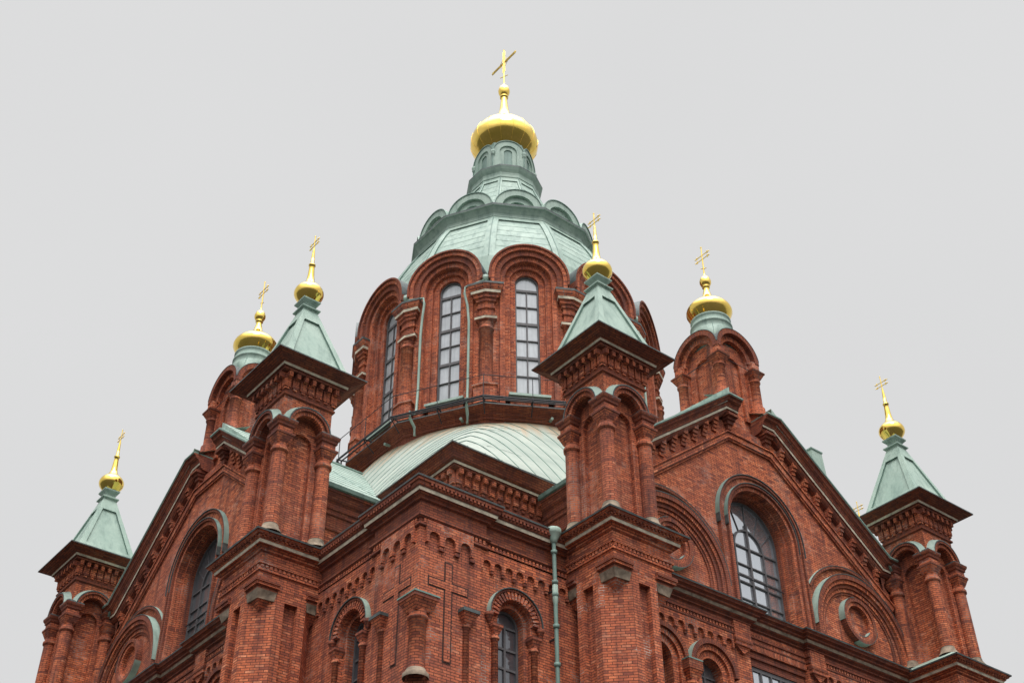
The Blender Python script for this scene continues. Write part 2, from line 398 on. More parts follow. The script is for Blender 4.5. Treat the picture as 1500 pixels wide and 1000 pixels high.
# ------------------------------------------------------------------ corner turret
def make_turret():
    a = MB()
    for k in range(4):                         # column stage: niche walls, arches, upper shaft
        c_, s_ = (1, 0, -1, 0)[k], (0, 1, 0, -1)[k]
        a.xf = lambda p, c_=c_, s_=s_: (p[0] * c_ + p[1] * s_, p[0] * s_ - p[1] * c_, p[2])
        a.face([(-.55, .46, 17.0), (.55, .46, 17.0), (.55, .46, 21.2), (-.55, .46, 21.2)], B)
        a.archwall(-.62, .62, 17.0, 21.1, 0, 20.30, .33, 17.0, .44, .60, B, 14)
        # upper wall with arched soffit
        n = 16; r = .46; zc = 20.62
        poly = [(.78, zc), (.78, 21.62), (-.78, 21.62), (-.78, zc)] + [(-r * cos(pi * i / n), zc + r * sin(pi * i / n)) for i in range(n + 1)]
        a.face([(u, .78, z) for u, z in poly], B)
        for i in range(n):
            t0, t1 = pi * i / n, pi * (i + 1) / n
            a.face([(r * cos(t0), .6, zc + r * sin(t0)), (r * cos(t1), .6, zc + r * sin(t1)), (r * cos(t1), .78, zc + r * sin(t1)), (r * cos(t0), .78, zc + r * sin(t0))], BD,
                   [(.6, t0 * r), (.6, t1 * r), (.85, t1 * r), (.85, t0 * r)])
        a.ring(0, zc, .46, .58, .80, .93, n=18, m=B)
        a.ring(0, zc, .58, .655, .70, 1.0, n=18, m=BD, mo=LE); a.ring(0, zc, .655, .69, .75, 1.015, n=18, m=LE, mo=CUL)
        for i in range(n):
            t0, t1 = pi * i / n, pi * (i + 1) / n
            a.face([(.69 * cos(t0), 1.012, zc + .69 * sin(t0)), (.69 * cos(t1), 1.012, zc + .69 * sin(t1)), (.80 * cos(t1), .77, zc + .80 * sin(t1)), (.80 * cos(t0), .77, zc + .80 * sin(t0))], CUL)
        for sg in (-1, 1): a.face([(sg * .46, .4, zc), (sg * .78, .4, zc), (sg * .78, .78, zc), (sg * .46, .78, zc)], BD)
    a.xf = lambda p: p
    o = a.build("corner_turret", cath)
    # impost blocks over the columns belong to the shaft's corners
    for sx in (-1, 1):
        for sy in (-1, 1):
            c = MB(); X, Y = sx * .70, sy * .70
            c.lathe([(.33, 17.16), (.31, 17.2), (.27, 17.26), (.23, 17.34), (.215, 17.42)], 20, (X, Y), STD)
            c.lathe([(.208, 17.42), (.205, 18.4), (.198, 19.68)], 20, (X, Y), BC)
            c.lathe([(.198, 19.68), (.245, 19.70), (.25, 19.75), (.245, 19.80), (.205, 19.82), (.205, 19.95), (.25, 20.02)], 20, (X, Y), BC)
            T = [(x + X, y + Y) for x, y in SQ(.17)]; Q = [(x + X, y + Y) for x, y in SQ(.27)]
            c.prism_z(T, 19.94, 20.20, BC, Q)
            c.prism_z([(x + X, y + Y) for x, y in SQ(.285)], 20.20, 20.27, BD)
            c.prism_z([(x + X, y + Y) for x, y in SQ(.22)], 20.27, 20.48, B)
            c.sweep([(x + X, y + Y) for x, y in SQ(.22)], [(0, 20.46), (.04, 20.49), (.04, 20.54), (.09, 20.62), (.10, 20.68, LE), (.10, 20.70, LE), (0, 20.79)], m=BD)
            c.face([(x + X, y + Y, 20.788) for x, y in SQ(.22)], LE)
            c.build("column", o)
    e = MB()                                   # dentilled eave
    e.sweep(SQ(.82), [(-.05, 21.58), (.02, 21.60), (.02, 21.66), (-.02, 21.69), (-.02, 22.30), (.10, 22.32), (.18, 22.33), (.18, 22.39), (.25, 22.395, ST), (.26, 22.475), (.27, 22.49), (.33, 22.505), (.43, 22.54), (.55, 22.595), (.63, 22.62), (.65, 22.62, LE), (.65, 22.66, LE), (.5, 22.70)], m=BD)
    for k in range(4):
        c_, s_ = (1, 0, -1, 0)[k], (0, 1, 0, -1)[k]
        e.xf = lambda p, c_=c_, s_=s_: (p[0] * c_ + p[1] * s_, p[0] * s_ - p[1] * c_, p[2])
        for i in range(7):
            u = -.77 + i * 1.54 / 6.0
            e.box(u - .058, u + .058, .78, 1.01, 22.13, 22.29, B)
            e.box(u - .098, u + .098, .78, .86, 21.86, 22.20, B)
            e.box(u - .06, u + .06, .78, .845, 21.78, 21.86, B)
    e.xf = lambda p: p
    e.build("eave_cornice", o)
    r = MB()                                   # pyramid roof with sunk panels
    hb, zb, ht, zt = 1.12, 22.70, .23, 25.42
    r.prism_z(SQ(1.36), 22.66, 22.70, CU, SQ(hb))
    F = lambda f, side, k: None
    for k in range(4):
        c_, s_ = (1, 0, -1, 0)[k], (0, 1, 0, -1)[k]
        r.xf = lambda p, c_=c_, s_=s_: (p[0] * c_ + p[1] * s_, p[0] * s_ - p[1] * c_, p[2])
        def pp(t, z, d=0.0):
            h = hb + (ht - hb) * (z - zb) / (zt - zb)
            return (t * h, h - d, z)
        out = [pp(-1, zb), pp(1, zb), pp(1, zt), pp(-1, zt)]
        z1, z2 = 23.02, 24.86; t1, t2 = .80, .62
        inn = [pp(-t1, z1), pp(t1, z1), pp(t2, z2), pp(-t2, z2)]
        dn = [pp(-t1, z1, .07), pp(t1, z1, .07), pp(t2, z2, .07), pp(-t2, z2, .07)]
        for i in range(4):
            j = (i + 1) % 4
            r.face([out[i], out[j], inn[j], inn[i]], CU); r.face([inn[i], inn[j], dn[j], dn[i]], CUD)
        r.face(dn, CU)
    r.xf = lambda p: p
    r.sweep(SQ(.2), [(.03, 25.36), (.05, 25.40), (.115, 25.44), (.115, 25.48), (0, 25.55), (-.02, 25.60), (0, 25.66), (.085, 25.75), (.10, 25.77), (.10, 25.815), (-.1, 25.83)], m=CU)
    r.build("spire_roof", o)
    d = MB()
    d.lathe([(.20, 25.78), (.33, 25.93), (.415, 26.04), (.445, 26.10), (.463, 26.17), (.46, 26.24), (.44, 26.31), (.395, 26.385), (.33, 26.45), (.25, 26.53), (.175, 26.63), (.13, 26.75), (.108, 26.95), (.092, 27.20), (.08, 27.36), (.11, 27.37), (.11, 27.405), (.07, 27.41), (.055, 27.7), (.03, 28.1)], 32, (0, 0), GO)
    d.build("onion_dome", o)
    cross_mesh(27.6, 28.62, [(28.22, .27), (28.37, .27)], .021, None).build("cross", o)
    p = MB()                                   # pier below the columns
    f, h, q = .43, 1.0, .19
    def plan(nd):
        out = []
        for k in range(4):
            c_, s_ = (1, 0, -1, 0)[k], (0, 1, 0, -1)[k]
            pts = [(-f, -h), (-q, -h), (-q, -h + nd), (q, -h + nd), (q, -h), (f, -h)] if nd else [(-f, -h), (f, -h)]
            out += [(x * c_ - y * s_, x * s_ + y * c_) for x, y in pts]
        return out
    p.prism_z(plan(.16), GZ, 15.22, BP); p.prism_z(plan(0), 15.22, 15.50, BP)
    for sx in (-1, 1):
        for sy in (-1, 1):
            tri = [(sx * h, sy * h), (sx * f, sy * h), (sx * h, sy * f)]
            mid = (sx * (h + f) / 2, sy * (h + f) / 2)
            lo = [(sx * .93, sy * .93), (sx * (f + .05), sy * .975), (sx * .975, sy * (f + .05))]
            p.prism_z(lo, 15.18, 15.42, STD, tri)
            tip = (mid[0], mid[1], 14.90)
            L3 = [(x, y, 15.18) for x, y in [(sx * .92, sy * .92), (sx * (f + .10), sy * .90), (sx * .90, sy * (f + .10))]]
            for i in range(3): p.face([L3[i], L3[(i + 1) % 3], tip], B)
            p.prism_z(tri, 15.42, 15.5, BD)
            xs, ys = sorted((sx * .40, sx * 1.07)), sorted((sy * .40, sy * 1.07))
            p.box(*xs, *ys, 15.5, 15.58, B); p.box(*[v * 1.03 for v in xs], *[v * 1.03 for v in ys], 15.58, 15.68, BD)
    p.sweep(SQ(h), [(0, 15.5), (0, 15.88), (.05, 15.90), (.05, 15.96), (.02, 15.97), (.02, 16.06), (.07, 16.08), (.07, 16.14), (0, 16.18), (0, 16.42), (.06, 16.45), (.06, 16.50), (.14, 16.555), (.19, 16.56), (.20, 16.575, ST), (.215, 16.66), (.23, 16.66), (.27, 16.70), (.27, 16.74), (.33, 16.75), (.36, 16.80), (.40, 16.81, LE), (.41, 16.855, CU), (-.22, 17.24), (-.45, 17.25)], m=B)
    for k in range(4):                         # brick dentils under the string
        c_, s_ = (1, 0, -1, 0)[k], (0, 1, 0, -1)[k]
        p.xf = lambda pt, c_=c_, s_=s_: (pt[0] * c_ + pt[1] * s_, pt[0] * s_ - pt[1] * c_, pt[2])
        for i in range(16):
            u = -.96 + i * .128; p.box(u - .035, u + .035, 1.01, 1.06, 15.972, 16.055, B)
        for i in range(19):
            u = -1.17 + i * .13; p.box(u - .03, u + .03, 1.26, 1.318, 16.703, 16.752, BD)
    p.xf = lambda pt: pt
    for sg in (-1, 1):                         # copper flashings lying on the ledge
        pass
    p.build("pier", o)
    return o
TUR = make_turret()

# ------------------------------------------------------------------ small cupola tower on each gable
def make_cupola():
    a = MB()
    R, cz = 1.05, 26.78
    a.box(-.60, .60, -.60, .60, 22.5, 27.4, B)
    for k in range(4):
        c_, s_ = (1, 0, -1, 0)[k], (0, 1, 0, -1)[k]
        a.xf = lambda p, c_=c_, s_=s_: (p[0] * c_ + p[1] * s_, p[0] * s_ - p[1] * c_, p[2])
        a.archwall(-.80, .80, 24.4, 27.30, 0, 26.45, .36, 24.4, .61, .70, B, 16)
        a.ring(0, cz, .62, .84, .69, .86, n=24, m=B)
        a.ring(0, cz, .84, R - .03, .845, 1.035, n=28, m=BD, mo=BD); a.ring(0, cz, R - .03, R - .012, .85, 1.045, a0=8, a1=172, n=28, m=LE)
    a.xf = lambda p: p
    o = a.build("gable_cupola", cath)
    for sx in (-1, 1):
        for sy in (-1, 1):
            c = MB(); X, Y = sx * .845, sy * .845
            c.lathe([(.24, 24.45), (.24, 24.95), (.19, 25.02), (.178, 25.06), (.172, 26.0), (.21, 26.02), (.21, 26.07), (.176, 26.09), (.185, 26.15), (.22, 26.2)], 18, (X, Y), BC)
            c.prism_z([(x + X, y + Y) for x, y in SQ(.16)], 26.16, 26.38, BC, [(x + X, y + Y) for x, y in SQ(.27)])
            c.prism_z([(x + X, y + Y) for x, y in SQ(.285)], 26.38, 26.43, BD)
            c.prism_z([(x + X, y + Y) for x, y in SQ(.29)], 26.43, 26.50, BD, [(x + X, y + Y) for x, y in SQ(.12)])
            c.box(X - .17, X + .17, Y - .17, Y + .17, 26.45, 26.82, B)
            c.build("column", o)
    t = MB()
    for k in range(4):
        c_, s_ = (1, 0, -1, 0)[k], (0, 1, 0, -1)[k]
        t.xf = lambda p, c_=c_, s_=s_: (p[0] * c_ + p[1] * s_, p[0] * s_ - p[1] * c_, p[2])
        t.tube([(-.66, .93, 26.42), (.66, .93, 26.42)], .013, 6, IR)
    t.xf = lambda p: p
    t.build("tie_rod", o)
    r = MB()
    prf = [(1.18, 26.95), (1.10, 27.25), (1.0, 27.55), (.90, 27.80), (.80, 28.02), (.735, 28.2)]
    lim = [.59, .62, .66, .72, .76, .8]
    NR = 48
    r.grid([[(lambda q: (q * cos(2 * pi * k / NR), q * sin(2 * pi * k / NR), z))(min(rr, lm / max(abs(cos(2 * pi * k / NR)), abs(sin(2 * pi * k / NR))))) for k in range(NR)] for (rr, z), lm in zip(prf, lim)], CU, None, False, True, True)
    r.lathe([(.735, 28.2), (.715, 28.40), (.745, 28.42), (.745, 28.48), (.69, 28.52), (.68, 28.70), (.71, 28.73), (.71, 28.78), (.6, 28.82)], 36, (0, 0), CU)
    for k in range(4):
        an = pi / 4 + k * pi / 2
        r.tube([(cos(an) * x, sin(an) * x, z + .01) for x, z in ((.93, 27.3), (.90, 27.80), (.80, 28.02), (.735, 28.2), (.722, 28.4))], .012, 5, CUD)
    r.build("copper_drum", o)
    d = MB()
    d.lathe([(.55, 28.72), (.70, 28.94), (.775, 29.09), (.812, 29.18), (.812, 29.26), (.785, 29.35), (.72, 29.45), (.60, 29.56), (.44, 29.69), (.28, 29.84), (.17, 30.02), (.10, 30.32), (.10, 30.40), (.14, 30.42), (.14, 30.45), (.10, 30.47), (.16, 30.52), (.205, 30.62), (.21, 30.72), (.17, 30.85), (.09, 30.93), (.035, 31.0), (.03, 31.1)], 36, (0, 0), GO)
    d.build("onion_dome", o)
    cross_mesh(31.0, 32.36, [(31.80, .34), (31.98, .34)], .025, (31.35, .12)).build("cross", o)
    return o
CUP = make_cupola()

# ------------------------------------------------------------------ gable facade
WR = 1.26                                      # window radius
def make_facade():
    a = MB(FAC)
    gz = lambda u: 23.75 - .77 * max(0, abs(u) - 1.15)
    n = 28; zs = 20.0
    # gable wall with the window opening
    poly = [(1.38, 16.5), (6.3, 16.5), (6.3, gz(6.3)), (1.15, 23.75), (-1.15, 23.75), (-6.3, gz(6.3)), (-6.3, 16.5), (-1.38, 16.5)] + [(-1.38 * cos(pi * k / n), zs + 1.38 * sin(pi * k / n)) for k in range(n + 1)]
    a.prism_v(poly, 12.0, 12.5, B)
    # window surround: flat outer order, hooded orders and stepped reveals
    a.ring(0, zs, 1.373, 1.50, 12.1, 12.60, n=32, leg=16.6, m=B)
    a.ring(0, zs, 1.50, 1.57, 12.45, 12.68, n=32, leg=16.6, m=BD)
    a.ring(0, zs, 1.57, 1.80, 12.45, 12.57, n=32, leg=16.6, m=B)
    a.ring(0, zs, 1.80, 1.87, 12.45, 12.64, n=32, leg=16.6, m=BD)
    a.ring(0, zs, 1.30, 1.38, 12.0, 12.36, n=32, leg=16.6, m=B)
    a.ring(0, zs, 1.24, 1.31, 11.85, 12.18, n=32, leg=16.6, m=BD)
    for sg in (-1, 1):
        x0, x1 = sorted((sg * 5.7, sg * 6.62)); a.box(x0, x1, 11.9, 12.44, 16.4, 20.75, B)
        x0, x1 = sorted((sg * 5.95, sg * 6.5)); a.box(x0, x1, 12.0, 12.3, 20.75, 21.9, B)
    # lower storey
    for sg in (-1, 1):
        x0, x1 = sorted((sg * 1.25, sg * 3.9))
        a.archwall(x0, x1, GZ, 17.0, sg * 2.95, 14.62, .42, 8.0, 12.2, 12.58, B)
        x0, x1 = sorted((sg * 3.9, sg * 6.3))
        a.archwall(x0, x1, GZ, 17.0, sg * 4.85, 14.62, .42, 8.0, 12.2, 12.58, B)
    a.box(-1.25, 1.25, 12.2, 12.52, 15.85, 17.0, B)
    a.box(-1.25, 1.25, 12.1, 12.3, GZ, 15.85, B)
    o = a.build("gable_facade", cath, UP)
    # soldier-course lintel of the lower window
    l = MB(FAC)
    for i in range(34):
        u = -1.23 + i * .0745
        l.face([(u, 12.535, 15.87), (u + .0745, 12.535, 15.87), (u + .0745, 12.535, 16.38), (u, 12.535, 16.38)], B, [(.1 + 15.87, i * .084), (.1 + 15.87, i * .084 + .084), (16.38, i * .084 + .084), (16.38, i * .084)])
    l.box(-1.245, 1.245, 12.3, 12.533, 15.852, 15.90, B)
    l.box(-1.243, 1.243, 12.15, 12.46, 15.66, 15.846, BD); l.box(-1.241, 1.241, 12.12, 12.40, 15.44, 15.664, BD)
    l.build("lintel", o)
    h = MB(FAC)                                # copper-capped hood mould
    for ri, ro, v in ((1.50, 1.58, 12.70), (1.80, 1.885, 12.66)):
        h.ring(0, zs, ro, ro + .022, 12.48, v + .01, n=32, leg=zs - .30, m=LE, mo=CUD)
    h.build("window_hood", o)
    t = MB()                                   # inner band following the gable
    to = lambda A, Bz, hh: (A, -hh, Bz)
    path = [(-6.2, 23.31 - .77 * 5.15), (-1.05, 23.31), (1.05, 23.31), (6.2, 23.31 - .77 * 5.15)]
    t.sweep(path, [(0, 12.45), (0, 12.66), (.05, 12.66), (.05, 12.61), (.24, 12.61), (.24, 12.57), (.30, 12.57), (.30, 12.45)], False, to, B)
    t.build("gable_band", o)
    for sg in (-1, 1):                         # raking cornice, each with a level end over the cupola
        r = MB()
        top = 24.42
        path = [(-6.25, top - .77 * 4.63), (-5.85, top - .77 * 4.63), (-1.22, top), (-.58, top)]
        if sg > 0: path = [(-x, z) for x, z in path[::-1]]
        r.sweep(path, [(0, 12.2), (0, 13.05), (.05, 13.05), (.06, 13.0), (.14, 12.96), (.20, 12.86), (.25, 12.83), (.30, 12.82), (.315, 12.80, ST), (.385, 12.79), (.39, 12.74), (.46, 12.72), (.52, 12.64), (.54, 12.50), (.54, 12.2)], False, to, BD)
        r.sweep(path, [(-.004, 12.1), (-.045, 12.2), (-.045, 13.08), (.0, 13.085), (.03, 13.052), (-.004, 13.052)], False, to, CUD)
        for i in range(10):                    # stepped brick modillions
            u = 1.55 + i * .50
            if u > 5.8: break
            zt = top - .55 - .77 * (u - 1.22)
            u *= sg
            for w_, dz0, dz1, v in ((.15, .0, .16, 12.70), (.15, .16, .28, 12.645), (.12, .28, .40, 12.60), (.15, .40, .52, 12.56)):
                r.xf = FAC; r.box(u - w_ / 2 - .02, u + w_ / 2 + .02, 12.48, v, zt - dz1, zt - dz0 + (.08 if dz0 == 0 else 0), B); r.xf = lambda p: p
        r.xf = FAC; u = sg * .88               # console under the level end
        for w_, dz0, dz1, v in ((.44, .52, .62, 12.85), (.36, .62, .72, 12.75), (.28, .72, .85, 12.68), (.18, .85, 1.02, 12.62)):
            r.box(u - w_ / 2, u + w_ / 2, 12.45, v, top - dz1, top - dz0, BD)
        r.build("raking_cornice", o)
    for sg in (-1, 1):                         # blind arch with a round medallion
        b = MB(FAC); c = sg * 4.10; cz = 17.5
        b.ring(c, cz, 2.05, 2.20, 12.45, 12.76, n=40, leg=16.7, m=BD, mo=BD)
        b.ring(c, cz, 1.92, 2.06, 12.45, 12.70, n=40, leg=16.7, m=B)
        b.ring(c, cz, 1.80, 1.93, 12.45, 12.635, n=40, leg=16.7, m=BD)
        b.ring(c, cz, 1.68, 1.81, 12.45, 12.58, n=40, leg=16.7, m=B)
        b.ring(c, cz, 1.60, 1.69, 12.45, 12.545, n=40, leg=16.7, m=BD)
        b.disc(c, cz, 1.7, 12.506, B, 36, 16.7)
        b.ring(c, cz, 2.20, 2.225, 12.46, 12.77, 0, 180, n=40, m=LE, mo=CU)
        a0, a1 = (62, 148) if sg > 0 else (32, 118)
        b.ring(c, cz, 2.46, 2.54, 12.48, 12.60, a0, a1, n=24, m=BD)
        b.ring(c, cz, 2.54, 2.56, 12.48, 12.61, a0, a1, n=24, m=LE, mo=CU)
        b.build("blind_arch", o)
        d = MB(FAC); cc = sg * 4.06; dz = 18.20
        d.ring(cc, dz, .64, .76, 12.50, 12.72, 0, 360, n=40, m=BD)
        d.ring(cc, dz, .52, .645, 12.50, 12.67, 0, 360, n=40, m=B)
        d.disc(cc, dz, .53, 12.515, B, 32)
        for (p0, p1) in ((100, 190), (250, 360 - 15)):
            d.ring(cc, dz, .762, .78, 12.5, 12.73, p0, p1, n=14, m=LE, mo=CU)
        d.ring(cc, dz, .495, .518, 12.5, 12.675, 255, 330, n=14, m=LE, mo=CUL, mi=CUL)
        d.build("medallion", o)
    s = MB()                                   # string cornice: the ends stand forward of the middle
    pr = [(0, 16.02), (.05, 16.05), (.05, 16.10), (.02, 16.11), (.02, 16.20), (.08, 16.22), (.08, 16.27), (0, 16.30), (0, 16.45), (.08, 16.49), (.08, 16.53), (.18, 16.58), (.2, 16.60, STD), (.22, 16.69), (.28, 16.72), (.30, 16.77), (.38, 16.80), (.42, 16.86), (.45, 16.87, LE), (.46, 16.91, CUD), (-.2, 17.12)]
    s.sweep([(-6.3, -12.63), (-1.28, -12.63), (-1.28, -12.50), (1.28, -12.50), (1.28, -12.63), (6.3, -12.63)], pr, False, None, BD)
    s.xf = FAC
    for sg in (-1, 1):
        for i in range(40):
            u = sg * (1.35 + i * .125); s.box(u - .035, u + .035, 12.62, 12.685, 16.112, 16.20, B)
        # bracket strip beside the lower window with a pointed foot
        x0, x1 = sorted((sg * 1.27, sg * 1.93))
        s.box(x0, x1, 12.55, 12.72, 15.95, 16.45, B); s.box(x0 - .02, x1 + .02, 12.55, 12.75, 15.86, 15.95, BD); s.box(x0, x1, 12.55, 12.73, 15.74, 15.86, B)
        c = sg * 1.60
        s.prism_v([(c - .30, 15.74), (c + .30, 15.74), (c, 15.52)], 12.55, 12.68, B)
    s.build("string_cornice", o)
    for sg in (-1, 1):                         # corbel table: small arches cut in a proud strip
        k = MB(FAC)
        for i in range(9):
            c = sg * (2.14 + i * .375); r = .125
            x0, x1 = sorted((c - .1875, c + .1875))
            pl = [(x1, 15.68), (x1, 16.03), (x0, 16.03), (x0, 15.68)] + [(c - r * cos(pi * j / 12), 15.72 + r * sin(pi * j / 12)) for j in range(13)]
            pl = [(x1, 15.60), (x1, 16.03), (x0, 16.03), (x0, 15.60), (c - r, 15.60)] + [(c - r * cos(pi * j / 12), 15.72 + r * sin(pi * j / 12)) for j in range(13)] + [(c + r, 15.60)]
            k.prism_v(pl, 12.56, 12.665, B)
            k.box(x0 - .045, x0 + .045, 12.56, 12.64, 15.52, 15.60, BD)
        k.build("corbel_table", o)
    for sg in (-1, 1):                         # pair of arched niches
        for c in (2.95, 4.85):
            q = MB(FAC)
            q.ring(sg * c, 14.62, .78, .92, 12.5, 12.78, n=28, m=BD, mo=CU)
            q.ring(sg * c, 14.62, .62, .79, 12.5, 12.70, n=28, leg=8, m=B)
            q.ring(sg * c, 14.62, .412, .63, 12.25, 12.62, n=28, leg=8, m=B)
            q.build("arched_niche", o)
            wn = MB(FAC); wn.disc(sg * c, 14.62, .44, 12.3, GLK, 20, 8.0)
            for zz in (14.6, 13.9, 13.2): wn.box(sg * c - .42, sg * c + .42, 12.3, 12.34, zz - .025, zz + .025, FR)
            wn.box(sg * c - .025, sg * c + .025, 12.3, 12.345, 8, 15.0, FR)
            wn.build("niche_window", o)
        q = MB(FAC); c = sg * 3.90
        q.lathe([(.16, 8), (.16, 13.95), (.2, 13.97), (.2, 14.03), (.165, 14.06), (.18, 14.15)], 16, (c, 12.72), BC)
        q.prism_z([(c + x, 12.70 + y) for x, y in SQ(.16)], 14.12, 14.36, B, [(c + x, 12.70 + y) for x, y in SQ(.25)])
        q.prism_z([(c + x, 12.70 + y) for x, y in SQ(.26)], 14.36, 14.62, BD); q.prism_z([(c + x, 12.70 + y) for x, y in SQ(.27)], 14.62, 14.66, CUD)
        q.build("column", o)
    return o
FACADE = make_facade()

def make_gable_window(gm):
    f = MB(FAC); v0, v1 = 11.93, 12.02; zs = 20.0
    f.ring(0, zs, WR - .055, WR, v0, v1 + .02, n=32, leg=16.9, m=FR)
    f.ring(0, zs - .35, .60, .66, v0, v1, n=24, m=FR)
    for u, t in ((0, .036), (-.63, .022), (.63, .022)): f.box(u - t, u + t, v0, v1 + .006, 16.9, (20.5 if u == 0 else zs - .35), FR)
    for z, t in ((19.65, .026), (19.02, .018), (18.66, .022), (18.42, .022), (17.85, .018), (17.3, .018)): f.box(-WR, WR, v0, v1 - .006, z - t, z + t, FR)
    for an in (25, 58, 90, 122, 155):
        A = radians(an); p0 = (.62 * cos(A), 11.975, zs - .35 + .62 * sin(A))
        L = WR * .99; p1 = (L * cos(A), 11.975, zs + (L * sin(A)) * .97)
        f.tube([p0, p1], .02, 6, FR)
    f.tube([(-1.2, 12.12, 18.50), (1.34, 12.12, 18.50)], .018, 6, IR)
    o = f.build("gable_window", cath, UP)
    gl = MB(FAC); gl.disc(0, zs, WR, v0 + .03, gm, 32, 16.9); gl.build("pane", o)
    return o
def make_lower_window():
    f = MB(FAC); v0 = 12.10
    for u in (-1.0, -.62, -.2, .2, .62, 1.0): f.box(u - .03, u + .03, v0 + .21, v0 + .27, 9, 15.42, FR)
    for z, t in ((15.38, .06), (14.9, .03), (14.3, .03), (13.7, .03)): f.box(-1.22, 1.22, v0 + .205, v0 + .265, z - t, z + t, FR)
    o = f.build("lower_window", cath, UP)
    gl = MB(FAC); gl.face([(-1.22, v0 + .225, 9), (1.22, v0 + .225, 9), (1.22, v0 + .225, 15.42), (-1.22, v0 + .225, 15.42)], GLB); gl.build("pane", o)
    return o
GW = make_gable_window(GLB); GWD = make_gable_window(GLK); LW = make_lower_window()

# ------------------------------------------------------------------ arms of the cross: side walls and copper roofs
def make_arm(sg):
    a = MB(FAC)
    x = sorted((sg * 5.4, sg * 5.75)); a.box(x[0], x[1], 8.6, 12.3, 15.5, 20.44, B)
    o = a.build("arm_wall", cath, UP)
    e = MB()
    path = [(sg * 5.75, -12.6), (sg * 5.75, -8.6)]
    if sg < 0: path = path[::-1]
    e.sweep(path, [(0, 19.2), (.05, 19.22), (.05, 19.29), (0, 19.32), (0, 19.70), (.05, 19.72), (.05, 19.85), (.10, 19.89), (.10, 20.07), (.18, 20.15), (.26, 20.33), (.3, 20.35), (.3, 20.43), (0, 20.45)], False, None, BD)
    e.sweep(path, [(.28, 20.435), (.37, 20.45), (.40, 20.56), (.38, 20.57), (.22, 20.52)], False, None, CUD)
    e.build("eave_cornice", o)
    return o
ARM1 = make_arm(-1); ARM2 = make_arm(1)
def make_arm_roof():
    r = MB(FAC)
    zr = lambda u: 20.58 + .835 * (6.12 - abs(u))
    for sg in (-1, 1):
        pts = [(0, 13.0), (sg * 6.12, 13.0), (sg * 6.12, 3.0), (0, 3.0)]
        if True:
            pts = [(sg * 1.0, 12.9), (sg * 6.12, 12.9), (sg * 6.12, 2.5), (0, 2.5), (0, 11.2), (sg * 1.0, 11.2)]
        r.face([(u, v, zr(u)) for u, v in pts], CUL); r.face([(u, v, zr(u) - .07) for u, v in pts], CUD)
        r.face([(sg * 6.12, 12.9, zr(6.12)), (sg * 6.12, 2.5, zr(6.12)), (sg * 6.12, 2.5, zr(6.12) - .07), (sg * 6.12, 12.9, zr(6.12) - .07)], CUD)
        r.face([(sg * 1.0, 12.9, zr(1.0)), (sg * 6.12, 12.9, zr(6.12)), (sg * 6.12, 12.9, 20.53), (sg * 1.0, 12.9, 24.34)], CU)
        r.face([(sg * .5, 12.9, 24.46), (sg * 1.25, 12.9, 24.46), (sg * 1.25, 12.0, 24.95), (sg * .5, 12.0, 24.95)], CUL)
        for i in range(1, 11):                 # lap joints parallel to the ridge
            u = i * .56
            r.tube([(sg * u, 12.9 if u > 1.0 else 11.2, zr(u) + .006), (sg * u, 2.5, zr(u) + .006)], .011, 4, CUD)
        for i in range(5):
            v = 12.0 - i * 2.1 - (.3 if sg > 0 else 0)
            r.tube([(sg * 1.05, v, zr(1.05) + .006), (sg * 6.1, v, zr(6.1) + .006)], .010, 4, CUD)
    r.tube([(0, 11.2, zr(0) + .02), (0, 5, zr(0) + .02)], .06, 6, CUD)
    return r.build("arm_roof", cath, UP)
AROOF = make_arm_roof()

